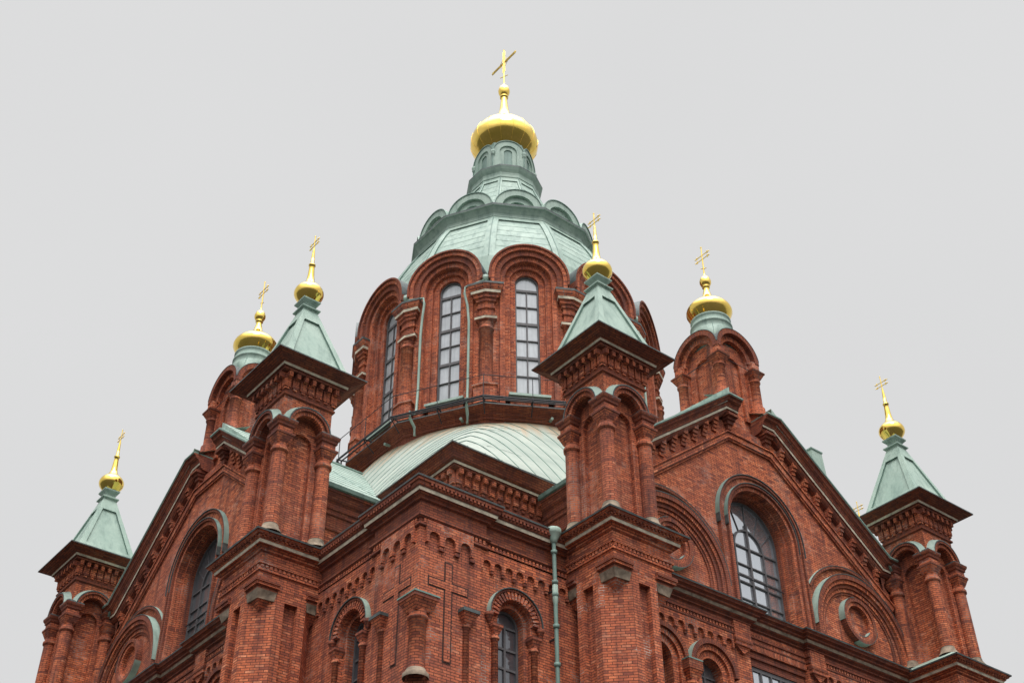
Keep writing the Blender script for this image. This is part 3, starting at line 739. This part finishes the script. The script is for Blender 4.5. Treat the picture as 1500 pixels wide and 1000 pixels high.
# ------------------------------------------------------------------ corner bay between the arms
def make_bay():
    W = 12.6
    a = MB()
    def side(xf):
        a.xf = xf                              # frame: u from the corner (0) inwards, v outward
        a.archwall(.3, 6.3, GZ, 16.95, 2.80, 14.08, .52, 9.0, W - .35, W, B)
        a.ring(2.80, 14.08, .40, .53, W - .45, W - .12, n=22, leg=9, m=B)
        a.ring(2.80, 14.08, .53, .74, W - .1, W + .07, n=22, m=B)
        a.ring(2.80, 14.08, .74, .80, W - .1, W + .12, n=22, m=BD)
        for i in range(19):                    # radial dog-tooth bricks
            A = radians(4 + i * 172 / 18.0); rr = .53
            c, s_ = cos(A), sin(A)
            q = [(2.80 + rr * c - .026 * s_, 14.08 + rr * s_ + .026 * c), (2.80 + .72 * c - .034 * s_, 14.08 + .72 * s_ + .034 * c), (2.80 + .72 * c + .034 * s_, 14.08 + .72 * s_ - .034 * c), (2.80 + rr * c + .026 * s_, 14.08 + rr * s_ - .026 * c)]
            a.prism_v(q, W, W + .115, B)
    SY = lambda p: (-W + p[0], -p[1], p[2]); SX = lambda p: (-p[1], -W + p[0], p[2])
    for xf in (SY, SX): side(xf)
    a.xf = lambda p: p
    q = W + .10                                 # corner pilaster; its corner is cut back behind the column
    a.prism_z([(-10.86, -q), (-10.86, -W + .3), (-W + .3, -W + .3), (-W + .3, -10.86), (-q, -10.86), (-q, -q + .36), (-q + .36, -q)], GZ, 13.60, B)
    a.prism_z([(-10.86, -q), (-10.86, -W + .3), (-W + .3, -W + .3), (-W + .3, -10.86), (-q, -10.86), (-q, -q)], 13.60, 16.95, B)
    o = a.build("corner_bay", cath, UP)
    for xf, rv in ((SY, False), (SX, True)):
        h = MB(xf)
        h.ring(2.80, 14.08, .80, .825, W - .1, W + .16, n=24, m=LE, mo=CU)
        for sg in (-1, 1):
            h.lathe([(.02, 13.82), (.05, 13.86), (.09, 13.98), (.11, 14.0), (.11, 14.07), (.02, 14.08)], 12, (2.80 + sg * .79, W + .06), BD)
        h.build("window_hood", o)
        for sg in (-1, 1):
            c = MB(xf); u = 2.80 + sg * .60
            c.lathe([(.085, 9), (.085, 13.42), (.12, 13.44), (.12, 13.48), (.09, 13.5), (.1, 13.58)], 12, (u, W + .03), BC)
            c.prism_z([(u + x, W + .03 + y) for x, y in SQ(.08)], 13.56, 13.72, B, [(u + x, W + .03 + y) for x, y in SQ(.14)])
            c.prism_z([(u + x, W + .03 + y) for x, y in SQ(.15)], 13.72, 13.80, BD)
            c.build("colonnette", o)
        x = MB(xf); u = .76                     # raised cross; dark plates behind it paint the shade of a groove
        x.box(u - .122, u + .122, W + .09, W + .106, 12.41, 14.96, GSH); x.box(u - .588, u + .588, W + .09, W + .104, 14.20, 14.46, GSH); x.box(u - .085, u + .085, W + .09, W + .12, 12.45, 14.92, B); x.box(u - .55, u - .085, W + .09, W + .12, 14.24, 14.42, B); x.box(u + .085, u + .55, W + .09, W + .12, 14.24, 14.42, B)
        x.build("relief_cross", o)
        c = MB(xf); u = 1.30
        c.lathe([(.10, 10), (.10, 13.42), (.14, 13.44), (.14, 13.50), (.11, 13.52), (.12, 13.56)], 14, (u, W + .07), BC)
        c.prism_z([(u + q, W + .10 + y) for q, y in SQ(.10)], 13.50, 13.76, B, [(u + q, W + .10 + y) for q, y in SQ(.22)])
        c.prism_z([(u + q, W + .10 + y) for q, y in SQ(.24)], 13.76, 13.84, LE)
        c.build("engaged_column", o)
        k = MB(xf)                              # corbel table: wide arches on the pilaster, small ones beside it
        for i in range(4):
            cu_ = .28 + i * .46 - .0; r = .155
            if cu_ + .23 > 1.76: break
            x0, x1 = cu_ - .23, cu_ + .23
            pl = [(x1, 15.28), (x1, 15.86), (x0, 15.86), (x0, 15.28), (cu_ - r, 15.28)] + [(cu_ - r * cos(pi * j / 12), 15.44 + r * sin(pi * j / 12)) for j in range(13)] + [(cu_ + r, 15.28)]
            k.prism_v(pl, W + .05, W + .19, B)
            for q, dv in ((.07, .17), (.05, .145)): k.box(x1 - q, x1 + q, W + .05, W + dv, 15.28 - q * 1.6, 15.28 - q * 1.6 + .09, BD)
        for i in range(8):
            cu_ = 1.93 + i * .345; r = .12
            x0, x1 = cu_ - .1725, cu_ + .1725
            pl = [(x1, 15.20), (x1, 15.70), (x0, 15.70), (x0, 15.20), (cu_ - r, 15.20)] + [(cu_ - r * cos(pi * j / 12), 15.32 + r * sin(pi * j / 12)) for j in range(13)] + [(cu_ + r, 15.20)]
            k.prism_v(pl, W - .05, W + .08, B)
            k.box(x1 - .045, x1 + .045, W - .05, W + .065, 15.12, 15.20, BD)
        k.box(.06, 4.5, W - .06, W + .06, 15.69, 15.84, BD)
        k.build("corbel_table", o)
    c = MB()
    X = Y = -W + .03
    c.lathe([(.30, 11.9), (.30, 12.0), (.26, 12.02), (.215, 12.12)], 22, (X, Y), STD)
    c.lathe([(.20, 12.1), (.195, 13.30), (.24, 13.32), (.24, 13.38), (.20, 13.40), (.22, 13.52)], 22, (X, Y), BC)
    c.prism_z([(X + x, Y + y) for x, y in SQ(.19)], 13.48, 13.74, B, [(X + x, Y + y) for x, y in SQ(.33)])
    c.prism_z([(X + x, Y + y) for x, y in SQ(.345)], 13.74, 13.83, BD); c.prism_z([(X + x, Y + y) for x, y in SQ(.36)], 13.83, 13.87, CUD)
    c.build("engaged_column", o)
    s = MB()
    pr = [(0, 15.68), (.06, 15.70), (.06, 15.76), (.02, 15.77), (.02, 15.88), (.07, 15.90), (.10, 15.93), (.10, 15.99), (0, 16.03), (0, 16.36), (.08, 16.40), (.08, 16.44), (.17, 16.50), (.19, 16.51), (.20, 16.52, ST), (.215, 16.61), (.23, 16.61), (.26, 16.66), (.26, 16.72), (.30, 16.74), (.31, 16.81), (.33, 16.82, LE), (.335, 16.865, CUD), (-.2, 16.95)]
    Wp = W + .10
    s.sweep([(-W, -6.0), (-W, -10.72), (-Wp, -10.72), (-Wp, -Wp), (-10.72, -Wp), (-10.72, -W), (-6.0, -W)], pr, False, None, BD)
    for xf in (SY, SX):
        s.xf = xf
        for i in range(44):
            u = .0 + i * .118; pv = W + (.10 if u < 1.85 else 0)
            s.box(u - .033, u + .033, pv + .0, pv + .068, 15.772, 15.875, B)
            s.box(u - .03, u + .03, pv + .25, pv + .305, 16.665, 16.735, BD)
    s.xf = lambda p: p
    s.build("bay_cornice", o)
    r = MB()                                    # low copper roof behind the cornice
    A = -12.75; C_ = -9.0; D_ = -5.7; z0, z1 = 16.93, 17.9
    r.face([(A, A, z0), (D_, A, z0), (D_, C_, z1), (C_, C_, z1)], CUD); r.face([(A, A, z0), (A, D_, z0), (C_, D_, z1), (C_, C_, z1)], CUD)
    r.build("bay_roof", o)
    return o
BAY = make_bay()
def make_bay_window(xf):
    f = MB(xf); W = 12.22; c = 2.80
    f.ring(c, 14.08, .34, .40, W - .02, W + .05, n=20, leg=9, m=FR)
    f.box(c - .03, c + .03, W - .02, W + .04, 9, 14.08, FR)
    for z in (14.06, 13.5, 13.0, 12.5, 12.0): f.box(c - .38, c + .38, W - .02, W + .035, z - .028, z + .028, FR)
    o = f.build("bay_window", cath, UP)
    p = MB(xf); p.disc(c, 14.08, .40, W, GLD, 20, 9); p.build("pane", o)
    return o
BW1 = make_bay_window(lambda p: (-12.6 + p[0], -p[1], p[2])); BW2 = make_bay_window(lambda p: (-p[1], -12.6 + p[0], p[2]))
def make_downpipe():
    d = MB(); X, Y = -8.66, -12.86
    d.lathe([(.05, 16.50), (.085, 16.52), (.10, 16.60), (.185, 16.76), (.20, 16.78), (.20, 16.90), (.18, 16.92), (.15, 16.88), (.1, 16.8)], 18, (X, Y), CU)
    d.lathe([(.054, 16.52), (.054, GZ)], 14, (X, Y), CUD)
    for z in (16.25, 15.4, 15.05, 14.2, 13.2, 12.4, 11.4): d.lathe([(.062, z - .05), (.082, z - .045), (.082, z + .045), (.062, z + .05)], 14, (X, Y), CUD)
    d.lathe([(.054, 15.3), (.072, 15.32), (.072, 14.9), (.054, 14.8)], 14, (X, Y), CU)
    for z in (15.2, 13.9, 12.3): d.box(X - .02, X + .02, Y, -12.6, z - .02, z + .02, IR)
    d.tube([(X, Y, 16.6), (X + .05, Y + .15, 16.9), (X + .12, Y + .3, 16.95)], .07, 8, CU)
    return d.build("downpipe", cath, UP)
make_downpipe()

# ------------------------------------------------------------------ central block under the vault
b = MB()
b.box(-9.1, 9.1, -9.1, 9.1, 15.0, 20.4, B)
block = b.build("central_block", cath, UP)
b = MB()
b.sweep(SQ(9.1), [(0, 19.66), (.05, 19.68), (.05, 19.76), (0, 19.80), (0, 20.42), (.10, 20.44), (.16, 20.46), (.16, 20.52), (.20, 20.525, ST), (.205, 20.61), (.22, 20.62), (.28, 20.66), (.34, 20.80), (.42, 20.93), (.46, 20.98), (.48, 20.98, LE), (.48, 21.03, CUD), (.2, 21.10)], m=BD)
for k in range(4):
    c_, s_ = (1, 0, -1, 0)[k], (0, 1, 0, -1)[k]
    b.xf = lambda p, c_=c_, s_=s_: (p[0] * c_ + p[1] * s_, p[0] * s_ - p[1] * c_, p[2])
    for i in range(12):
        for sg in (-1, 1):
            u = sg * (9.0 - i * .30)
            b.box(u - .075, u + .075, 9.1, 9.28, 20.27, 20.43, B)
            b.box(u - .095, u + .095, 9.1, 9.18, 19.98, 20.27, B); b.box(u - .06, u + .06, 9.1, 9.15, 19.86, 19.98, BD)
b.xf = lambda p: p
b.build("eave_cornice", block)

# vault roof: a square dome of copper sheet that rounds off towards the drum
def vz(t): return 26.70 - 5.60 * (0.90 * t + 0.10 * t * t)
def sqm(an): return (abs(cos(an)) ** 12 + abs(sin(an)) ** 12) ** (1 / 12)
def vpt(an, t):
    m = sqm(an); Rb = 9.52 / m; Rt = 6.05
    r = Rt + (Rb - Rt) * t
    return (r * cos(an), r * sin(an), vz(t))
def vpt_xy(x, y):
    an = atan2(y, x); m = sqm(an); Rb = 9.52 / m
    return vz(min(1, max(0, (hypot(x, y) - 6.05) / (Rb - 6.05))))
v = MB(); NA = 160; NT = 18
rows = [[vpt(2 * pi * (j + .5 * 0) / NA, i / NT) for j in range(NA)] for i in range(NT + 1)]
for i in range(NT):
    pass
v.grid(rows, VA, lambda i, j: (j / NA * 4.0, i / NT), False, True, True)
sm = v
for k in range(4):
    c_, s_ = (1, 0, -1, 0)[k], (0, 1, 0, -1)[k]
    sm.xf = lambda p, c_=c_, s_=s_: (p[0] * c_ + p[1] * s_, p[0] * s_ - p[1] * c_, p[2])
    for i in range(-14, 15):
        u = i * .64; pts = []
        for q in range(25):
            vv = max(abs(u), 2.0) + (9.5 - max(abs(u), 2.0)) * q / 24.0
            if hypot(u, vv) < 6.1: continue
            pts.append((u, vv, vpt_xy(u, vv) + .012))
        if len(pts) > 2: sm.tube(pts, .016, 4, CUD)
sm.xf = lambda p: p
random.seed(3)
for k in range(26):
    a0 = random.uniform(0, 2 * pi); tt = random.uniform(.12, .9)
    sm.tube([(lambda q: (q[0], q[1], q[2] + .004))(vpt(a0 + x * .05, tt)) for x in range(3)], .008, 4, CUD)
vault = v.build("vault_roof", cath, UP)

# ------------------------------------------------------------------ drum
def poly_n(n, R, rot=0.0): return [(R * cos(rot + 2 * pi * k / n), R * sin(rot + 2 * pi * k / n)) for k in range(n)]
D0 = radians(15)
d = MB()
d.prism_z(poly_n(12, 5.72, D0), 25.5, 34.6, B)
drum = d.build("drum", cath, UP)
d = MB()
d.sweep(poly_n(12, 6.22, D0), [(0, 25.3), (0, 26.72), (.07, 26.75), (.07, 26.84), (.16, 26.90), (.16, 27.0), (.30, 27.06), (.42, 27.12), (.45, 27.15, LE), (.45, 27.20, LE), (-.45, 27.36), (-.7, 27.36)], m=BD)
d.build("drum_cornice", drum)
SPR = 33.42
def FD(k):
    an = radians(30 * k); c, s = cos(an), sin(an)
    return lambda p: (p[1] * c - p[0] * s, p[1] * s + p[0] * c, p[2])
def make_arch_bay():
    a = MB(FD(0))
    hw = 1.62
    a.ring(0, SPR, .93, 1.45, 5.6, 6.12, n=30, leg=27.3, lo=hw, m=B)
    a.ring(0, SPR, .70, .94, 5.5, 6.00, n=30, leg=27.8, m=B)
    a.ring(0, SPR, .47, .71, 5.4, 5.88, n=30, leg=27.8, m=B)
    a.ring(0, SPR, .924, 1.13, 6.0, 6.21, n=30, leg=27.4, m=B)
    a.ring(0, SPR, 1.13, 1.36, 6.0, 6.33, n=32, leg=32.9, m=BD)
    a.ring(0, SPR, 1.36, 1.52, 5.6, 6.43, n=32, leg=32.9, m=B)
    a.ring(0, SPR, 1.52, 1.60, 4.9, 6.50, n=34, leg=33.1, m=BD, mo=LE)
    a.box(-.70, .70, 5.5, 6.02, 27.3, 27.84, B)
    o = a.build("arch_bay", drum)
    return o
ab = make_arch_bay()
sl = MB(FD(0)); sl.prism_v([(-.78, 27.84), (.78, 27.84), (.78, 27.90), (-.78, 27.90)], 5.7, 6.22, CUL); sl.face([(-.78, 6.225, 27.80), (.78, 6.225, 27.80), (.78, 6.225, 27.905), (-.78, 6.225, 27.905)], CUL)
sl.build("sill", ab)
for k in range(1, 12):
    c = copy_tree(ab, drum); c.rotation_euler = (0, 0, radians(30 * k))
# the sill is a sub-part of the drum, not of the bay
for o in [o for o in bpy.data.objects if o.name.startswith("sill")]:
    p = o.parent; o.parent = drum; o.rotation_euler = p.rotation_euler

def make_drum_window():
    f = MB(FD(0)); v0, v1 = 5.68, 5.76
    f.ring(0, SPR, .41, .475, v0, v1 + .02, n=22, leg=27.84, m=FR)
    f.box(-.025, .025, v0, v1, 27.84, 33.12, FR)
    for z, t in ((33.16, .055), (32.34, .02), (31.5, .06), (30.7, .02), (29.86, .06), (29.0, .02), (27.93, .05)): f.box(-.42, .42, v0, v1 + .01, z - t, z + t, FR)
    o = f.build("drum_window", cath, UP)
    p = MB(FD(0)); p.disc(0, SPR, .43, v0 + .03, GL, 22, 27.84); p.build("pane", o)
    return o
dw = make_drum_window()
for k in range(1, 12):
    c = copy_tree(dw, cath); c.rotation_euler = (0, 0, radians(30 * k))

def make_drum_column():
    # built at the vertex on +X; the block follows the two faces that meet there
    def plan(R, half, back):
        t = radians(15); L = (-sin(t) * 1, cos(t)); vx = (R, 0)
        l = (R - half * sin(t), half * cos(t)); r_ = (R - half * sin(t), -half * cos(t))
        bl = (l[0] - back * cos(t), l[1] - back * sin(t) * 1); br_ = (r_[0] - back * cos(t), r_[1] + back * sin(t))
        return [br_, r_, vx, l, bl]
    c = MB(); X = 6.30
    c.sweep(plan(6.60, .44, .8), [(0, 27.30), (0, 27.52), (.03, 27.53), (.03, 27.58), (0, 27.60), (0, 28.02), (.05, 28.04), (.05, 28.09, CUL), (.05, 28.10, CUL), (-.12, 28.22)], m=B)
    c.prism_z(plan(6.56, .38, .7), 27.4, 28.20, B, None, CUL)
    c.lathe([(.30, 28.15), (.30, 28.26), (.27, 28.32), (.262, 28.4), (.255, 30.72), (.30, 30.74), (.305, 30.80), (.26, 30.83), (.26, 30.94), (.31, 31.02)], 22, (X, 0), BC)
    c.sweep(plan(6.40, .26, .6), [(-.03, 30.98), (.05, 31.12), (.14, 31.20), (.15, 31.22, ST), (.155, 31.32), (.16, 31.33), (.17, 31.39), (.05, 31.44), (.03, 31.48), (.03, 31.72), (.09, 31.76), (.09, 31.84), (.05, 31.86), (.05, 32.05), (.12, 32.09), (.12, 32.2), (.19, 32.24), (.19, 32.36), (.26, 32.40), (.265, 32.41, ST), (.275, 32.53), (.28, 32.54), (.34, 32.66), (.36, 32.76), (.38, 32.77, LE), (.385, 32.86, CU), (.1, 33.02), (-.2, 33.02)], m=BC)
    c.face([(p[0], p[1], 33.015) for p in plan(6.40, .26, .6)], CU)
    # copper valley head between two arches
    c.prism_z([(5.7, -.55), (6.30, -.20), (6.42, -.12), (6.42, .12), (6.30, .20), (5.7, .55)], 33.0, 33.30, CUL, [(5.5, -.45), (6.15, -.14), (6.2, -.10), (6.2, .10), (6.15, .14), (5.5, .45)])
    return c.build("column", drum)
dc = make_drum_column()
for k in range(12):
    c = dc if k == 0 else copy_tree(dc, drum)
    c.rotation_euler = (0, 0, radians(15 + 30 * k))
def make_drum_pipe(sg):
    p = MB(); P = lambda u, v, z: (v, u * sg, z)
    p.lathe([(.03, 33.02), (.14, 33.10), (.15, 33.28), (.02, 33.3)], 12, P(.0, 6.52, 0)[:2], CU)
    p.tube([P(0, 6.52, 33.15), P(.2, 6.56, 33.0), P(.55, 6.50, 32.92), P(.80, 6.46, 32.86), P(.84, 6.42, 32.6), P(.72, 6.37, 32.0), P(.66, 6.36, 31.2), P(.66, 6.36, 30.0), P(.66, 6.36, 28.6), P(.66, 6.40, 27.6), P(.66, 6.55, 27.36)], .05, 8, CU)
    p.tube([P(.64, 6.72, 27.4), P(.64, 6.72, 27.1), P(.64, 6.45, 26.85), P(.64, 6.40, 26.50)], .055, 8, CU)
    return p.build("downpipe", drum)
for ang, sg in ((225, -1), (195, 1), (285, 1), (135, -1), (15, 1), (75, -1)):
    make_drum_pipe(sg).rotation_euler = (0, 0, radians(ang))

r = MB()                                        # iron walkway and rail round the drum
for R, z, t in ((7.0, 27.26, .035), (6.86, 27.22, .03), (7.05, 27.16, .025), (6.98, 28.20, .016)):
    pts = poly_n(12, R, D0)
    for k in range(12):
        a, c = pts[k], pts[(k + 1) % 12]; r.tube([(a[0], a[1], z), (c[0], c[1], z)], t, 6, IR)
for k in range(24):
    an = D0 + k * pi / 12; R = 6.98 if k % 2 == 0 else 6.98 * cos(D0)
    x, y = cos(an), sin(an)
    r.tube([(x * R, y * R, 27.0), (x * R, y * R, 28.2)], .016, 5, IR)
    r.tube([(x * (R + .06), y * (R + .06), 27.2), (x * (R - .45), y * (R - .45), 26.78)], .022, 5, IR)
    r.tube([(x * (R - .62), y * (R - .62), 27.26), (x * (R + .08), y * (R + .08), 27.24)], .03, 5, IR)
r.build("railing", drum)
for k in range(12):                             # stub outlets above the vault
    an = D0 + pi / 12 + k * pi / 6 + .12
    q = MB(); q.tube([(cos(an) * 6.0, sin(an) * 6.0, 26.86), (cos(an) * 6.38, sin(an) * 6.38, 26.80)], .055, 8, CUL); q.build("water_spout", drum)

# ------------------------------------------------------------------ twelve-sided copper dome
dm = MB()
DP = [(5.74, 35.1), (5.42, 36.1), (5.05, 37.0), (4.62, 37.9), (4.14, 38.74)]
def dome_face(mb, prof, n, rot, zp0, zp1, mg, dep=.07, m=CU):
    """faceted cone whose faces carry a sunk panel between zp0 and zp1"""
    def rad(z):
        for (r0, z0), (r1, z1) in zip(prof, prof[1:]):
            if z <= z1: return r0 + (r1 - r0) * (z - z0) / (z1 - z0)
        return prof[-1][0]
    zs = sorted(set([p[1] for p in prof] + [zp0, zp1]))
    t = pi / n
    for k in range(n):
        an = rot + 2 * pi * (k + .5) / n; c, s_ = cos(an), sin(an)
        mb.xf = lambda p, c=c, s_=s_: (p[1] * c - p[0] * s_, p[1] * s_ + p[0] * c, p[2])
        for z0, z1 in zip(zs, zs[1:]):
            a0, a1 = rad(z0) * cos(t), rad(z1) * cos(t); h0, h1 = rad(z0) * sin(t), rad(z1) * sin(t)
            if z0 >= zp0 - 1e-6 and z1 <= zp1 + 1e-6:
                g0, g1 = h0 - mg, h1 - mg
                for sg in (-1, 1):
                    mb.face([(sg * h0, a0, z0), (sg * g0, a0, z0), (sg * g1, a1, z1), (sg * h1, a1, z1)], m)
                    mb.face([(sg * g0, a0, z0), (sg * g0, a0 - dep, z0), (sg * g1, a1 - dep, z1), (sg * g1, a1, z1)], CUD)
                mb.face([(-g0, a0 - dep, z0), (g0, a0 - dep, z0), (g1, a1 - dep, z1), (-g1, a1 - dep, z1)], m)
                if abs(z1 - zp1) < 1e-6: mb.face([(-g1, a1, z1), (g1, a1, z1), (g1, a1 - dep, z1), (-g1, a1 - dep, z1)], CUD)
                if abs(z0 - zp0) < 1e-6: mb.face([(-g0, a0, z0), (g0, a0, z0), (g0, a0 - dep, z0), (-g0, a0 - dep, z0)], m)
            else:
                mb.face([(-h0, a0, z0), (h0, a0, z0), (h1, a1, z1), (-h1, a1, z1)], m)
        # lap joints of the copper sheets
        zz = zp0 + .35
        while zz < zp1 - .1:
            a_ = rad(zz) * cos(t) - dep + .008; g_ = rad(zz) * sin(t) - mg - .01
            mb.box(-g_, g_, a_ - .02, a_ - .001, zz - .006, zz + .006, CUD); zz += .47
    mb.xf = lambda p: p
    for k in range(n):
        an = rot + 2 * pi * k / n
        mb.tube([(r * cos(an), r * sin(an), z) for r, z in prof], .022, 5, CUD)
dome_face(dm, DP, 12, D0, 35.6, 38.42, .24)
for k in range(12):                             # copper valleys between the arches
    dm.xf = FD(k)
    rz = lambda z: 6.02 - .28 * (z - 33.0) / 2.1
    Q = [(min(1.53 * cos(radians(q)), rz(33.42 + 1.53 * sin(radians(q))) * sin(pi / 12)), 33.42 + 1.53 * sin(radians(q))) for q in range(0, 91, 6)] + [(0, 35.1)]
    for (u0, z0), (u1, z1) in zip(Q, Q[1:]):
        for sg in (-1, 1):
            a0, a1 = rz(z0) * cos(pi / 12), rz(z1) * cos(pi / 12); h0, h1 = rz(z0) * sin(pi / 12), rz(z1) * sin(pi / 12)
            dm.face([(sg * u0, a0, z0), (sg * h0, a0, z0), (sg * h1, a1, z1), (sg * u1, a1, z1)], CU)
dm.xf = lambda p: p
dome = dm.build("copper_dome", cath, UP)
m_ = MB()
m_.sweep(poly_n(12, 4.12, D0), [(.0, 38.68), (.05, 38.74), (.05, 38.80), (.02, 38.82), (.04, 38.92), (.12, 39.04), (.22, 39.16), (.27, 39.18), (.29, 39.22, LE), (.29, 39.30, CU), (-.6, 39.42)], m=CU)
m_.build("dome_cornice", dome)
def make_kokoshnik():
    k = MB(FD(0)); cz = 39.38; R = 1.02
    k.ring(0, cz, .70, R, 2.6, 4.04, n=26, m=CU)
    k.ring(0, cz, R, R + .035, 2.6, 4.08, n=26, m=CUD, mo=CU)
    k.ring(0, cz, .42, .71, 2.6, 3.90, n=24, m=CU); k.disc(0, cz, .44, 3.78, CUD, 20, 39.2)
    return k.build("arched_gablet", dome)
ko = make_kokoshnik()
for k in range(1, 12):
    copy_tree(ko, dome).rotation_euler = (0, 0, radians(30 * k))
t2 = MB()
dome_face(t2, [(3.9, 39.3), (3.1, 40.3), (2.62, 41.2), (2.18, 42.2), (1.86, 43.0), (1.64, 43.62)], 12, D0, 41.0, 43.30, .10, .05)
t2.sweep(poly_n(12, 1.62, D0), [(.0, 43.56), (.06, 43.62), (.06, 43.76), (.03, 43.78), (.05, 43.92), (.14, 44.06), (.20, 44.18), (.21, 44.20, LE), (.21, 44.27, CU), (-.4, 44.36)], m=CU)
t2.build("upper_cone", dome)
ln = MB()
ln.prism_z(poly_n(6, 1.36, radians(30)), 44.2, 46.3, CUD)
for k in range(6):
    an = radians(60 * k); c, s_ = cos(an), sin(an)
    ln.xf = lambda p, c=c, s_=s_: (p[1] * c - p[0] * s_, p[1] * s_ + p[0] * c, p[2])
    cz = 45.62
    ln.ring(0, cz, .42, .72, .9, 1.30, n=22, leg=44.3, m=CU); ln.ring(0, cz, .72, .76, .7, 1.34, n=22, leg=44.3, m=CUD, mo=CUD)
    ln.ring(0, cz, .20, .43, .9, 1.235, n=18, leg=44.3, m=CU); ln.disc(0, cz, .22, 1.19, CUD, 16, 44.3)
    ln.lathe([(.02, 45.3), (.10, 45.36), (.07, 45.42), (.11, 45.5), (.11, 45.62), (.02, 45.66)], 10, (.755, 1.28), CU)
ln.xf = lambda p: p
ln.build("lantern", dome)
on = MB()
OP = [(1.0, 46.30), (1.25, 46.58), (1.48, 46.86), (1.62, 47.05), (1.70, 47.22), (1.73, 47.40), (1.725, 47.55), (1.665, 47.80), (1.52, 48.10), (1.30, 48.37), (1.03, 48.62), (.76, 48.87), (.51, 49.14), (.345, 49.46), (.25, 49.88), (.195, 50.40), (.155, 50.82), (.155, 50.88), (.215, 50.90), (.215, 50.97), (.15, 51.0), (.20, 51.06), (.285, 51.22), (.31, 51.40), (.27, 51.60), (.16, 51.76), (.06, 51.84), (.05, 52.0)]
OP = [(r * .97, z) for r, z in OP]
on.lathe(OP, 48, (0, 0), GO)
for k in range(16):                              # seams between the gilded sheets
    an = 2 * pi * k / 16
    on.tube([((r + .004) * cos(an), (r + .004) * sin(an), z) for r, z in OP[1:11]], .012, 4, GO)
on.build("onion_dome", dome)
cm = cross_mesh(51.8, 54.62, [(53.62, .98)], .034, (52.55, .30))
for sg in (-1, 1):
    cm.tube([(0, -.98, 53.62 + sg * .075), (0, .98, 53.62 + sg * .075)], .02, 6, GO); cm.tube([(0, sg * .075, 52.9), (0, sg * .075, 54.5)], .02, 6, GO)
    cm.tube([(0, sg * .02, 53.25), (0, sg * .40, 53.60)], .014, 5, GO); cm.tube([(0, sg * .02, 54.0), (0, sg * .40, 53.65)], .014, 5, GO)
cm.build("cross", dome)

# ------------------------------------------------------------------ roof vent behind the right gable
vt = MB()
vx, vy = 4.02, -11.95
vt.prism_z([(vx + x * .36, vy + y * .36) for x, y in SQ(1)], 21.9, 24.75, CUL, [(vx + x * .27, vy + y * .27) for x, y in SQ(1)])
vt.prism_z([(vx + x * .46, vy + y * .46) for x, y in SQ(1)], 23.35, 23.6, CU, [(vx + x * .36, vy + y * .36) for x, y in SQ(1)])
vt.prism_z([(vx + x * .30, vy + y * .30) for x, y in SQ(1)], 24.75, 24.80, CUD)
vt.build("roof_vent", cath, UP)

# ------------------------------------------------------------------ repeat the four sides
TPOS = [(-7.05, -13.40), (7.05, -13.40)]
R4 = lambda x, y, k: (x * cos(k * pi / 2) - y * sin(k * pi / 2), x * sin(k * pi / 2) + y * cos(k * pi / 2))
first = True
for k in range(4):
    for (x, y) in TPOS:
        X, Y = R4(x, y, k)
        o = TUR if first else copy_tree(TUR, cath); first = False
        o.location = (X, Y, -GZ)
    o = CUP if k == 0 else copy_tree(CUP, cath)
    X, Y = R4(0, -11.64, k); o.location = (X, Y, -GZ)
    for src in (FACADE, LW, ARM1, ARM2, AROOF, BAY, BW1, BW2):
        o = src if k == 0 else copy_tree(src, cath)
        o.rotation_euler = (0, 0, k * pi / 2)
    if k == 0: o = GW
    elif k == 3: o = GWD
    else: o = copy_tree(GW, cath)
    o.rotation_euler = (0, 0, k * pi / 2)
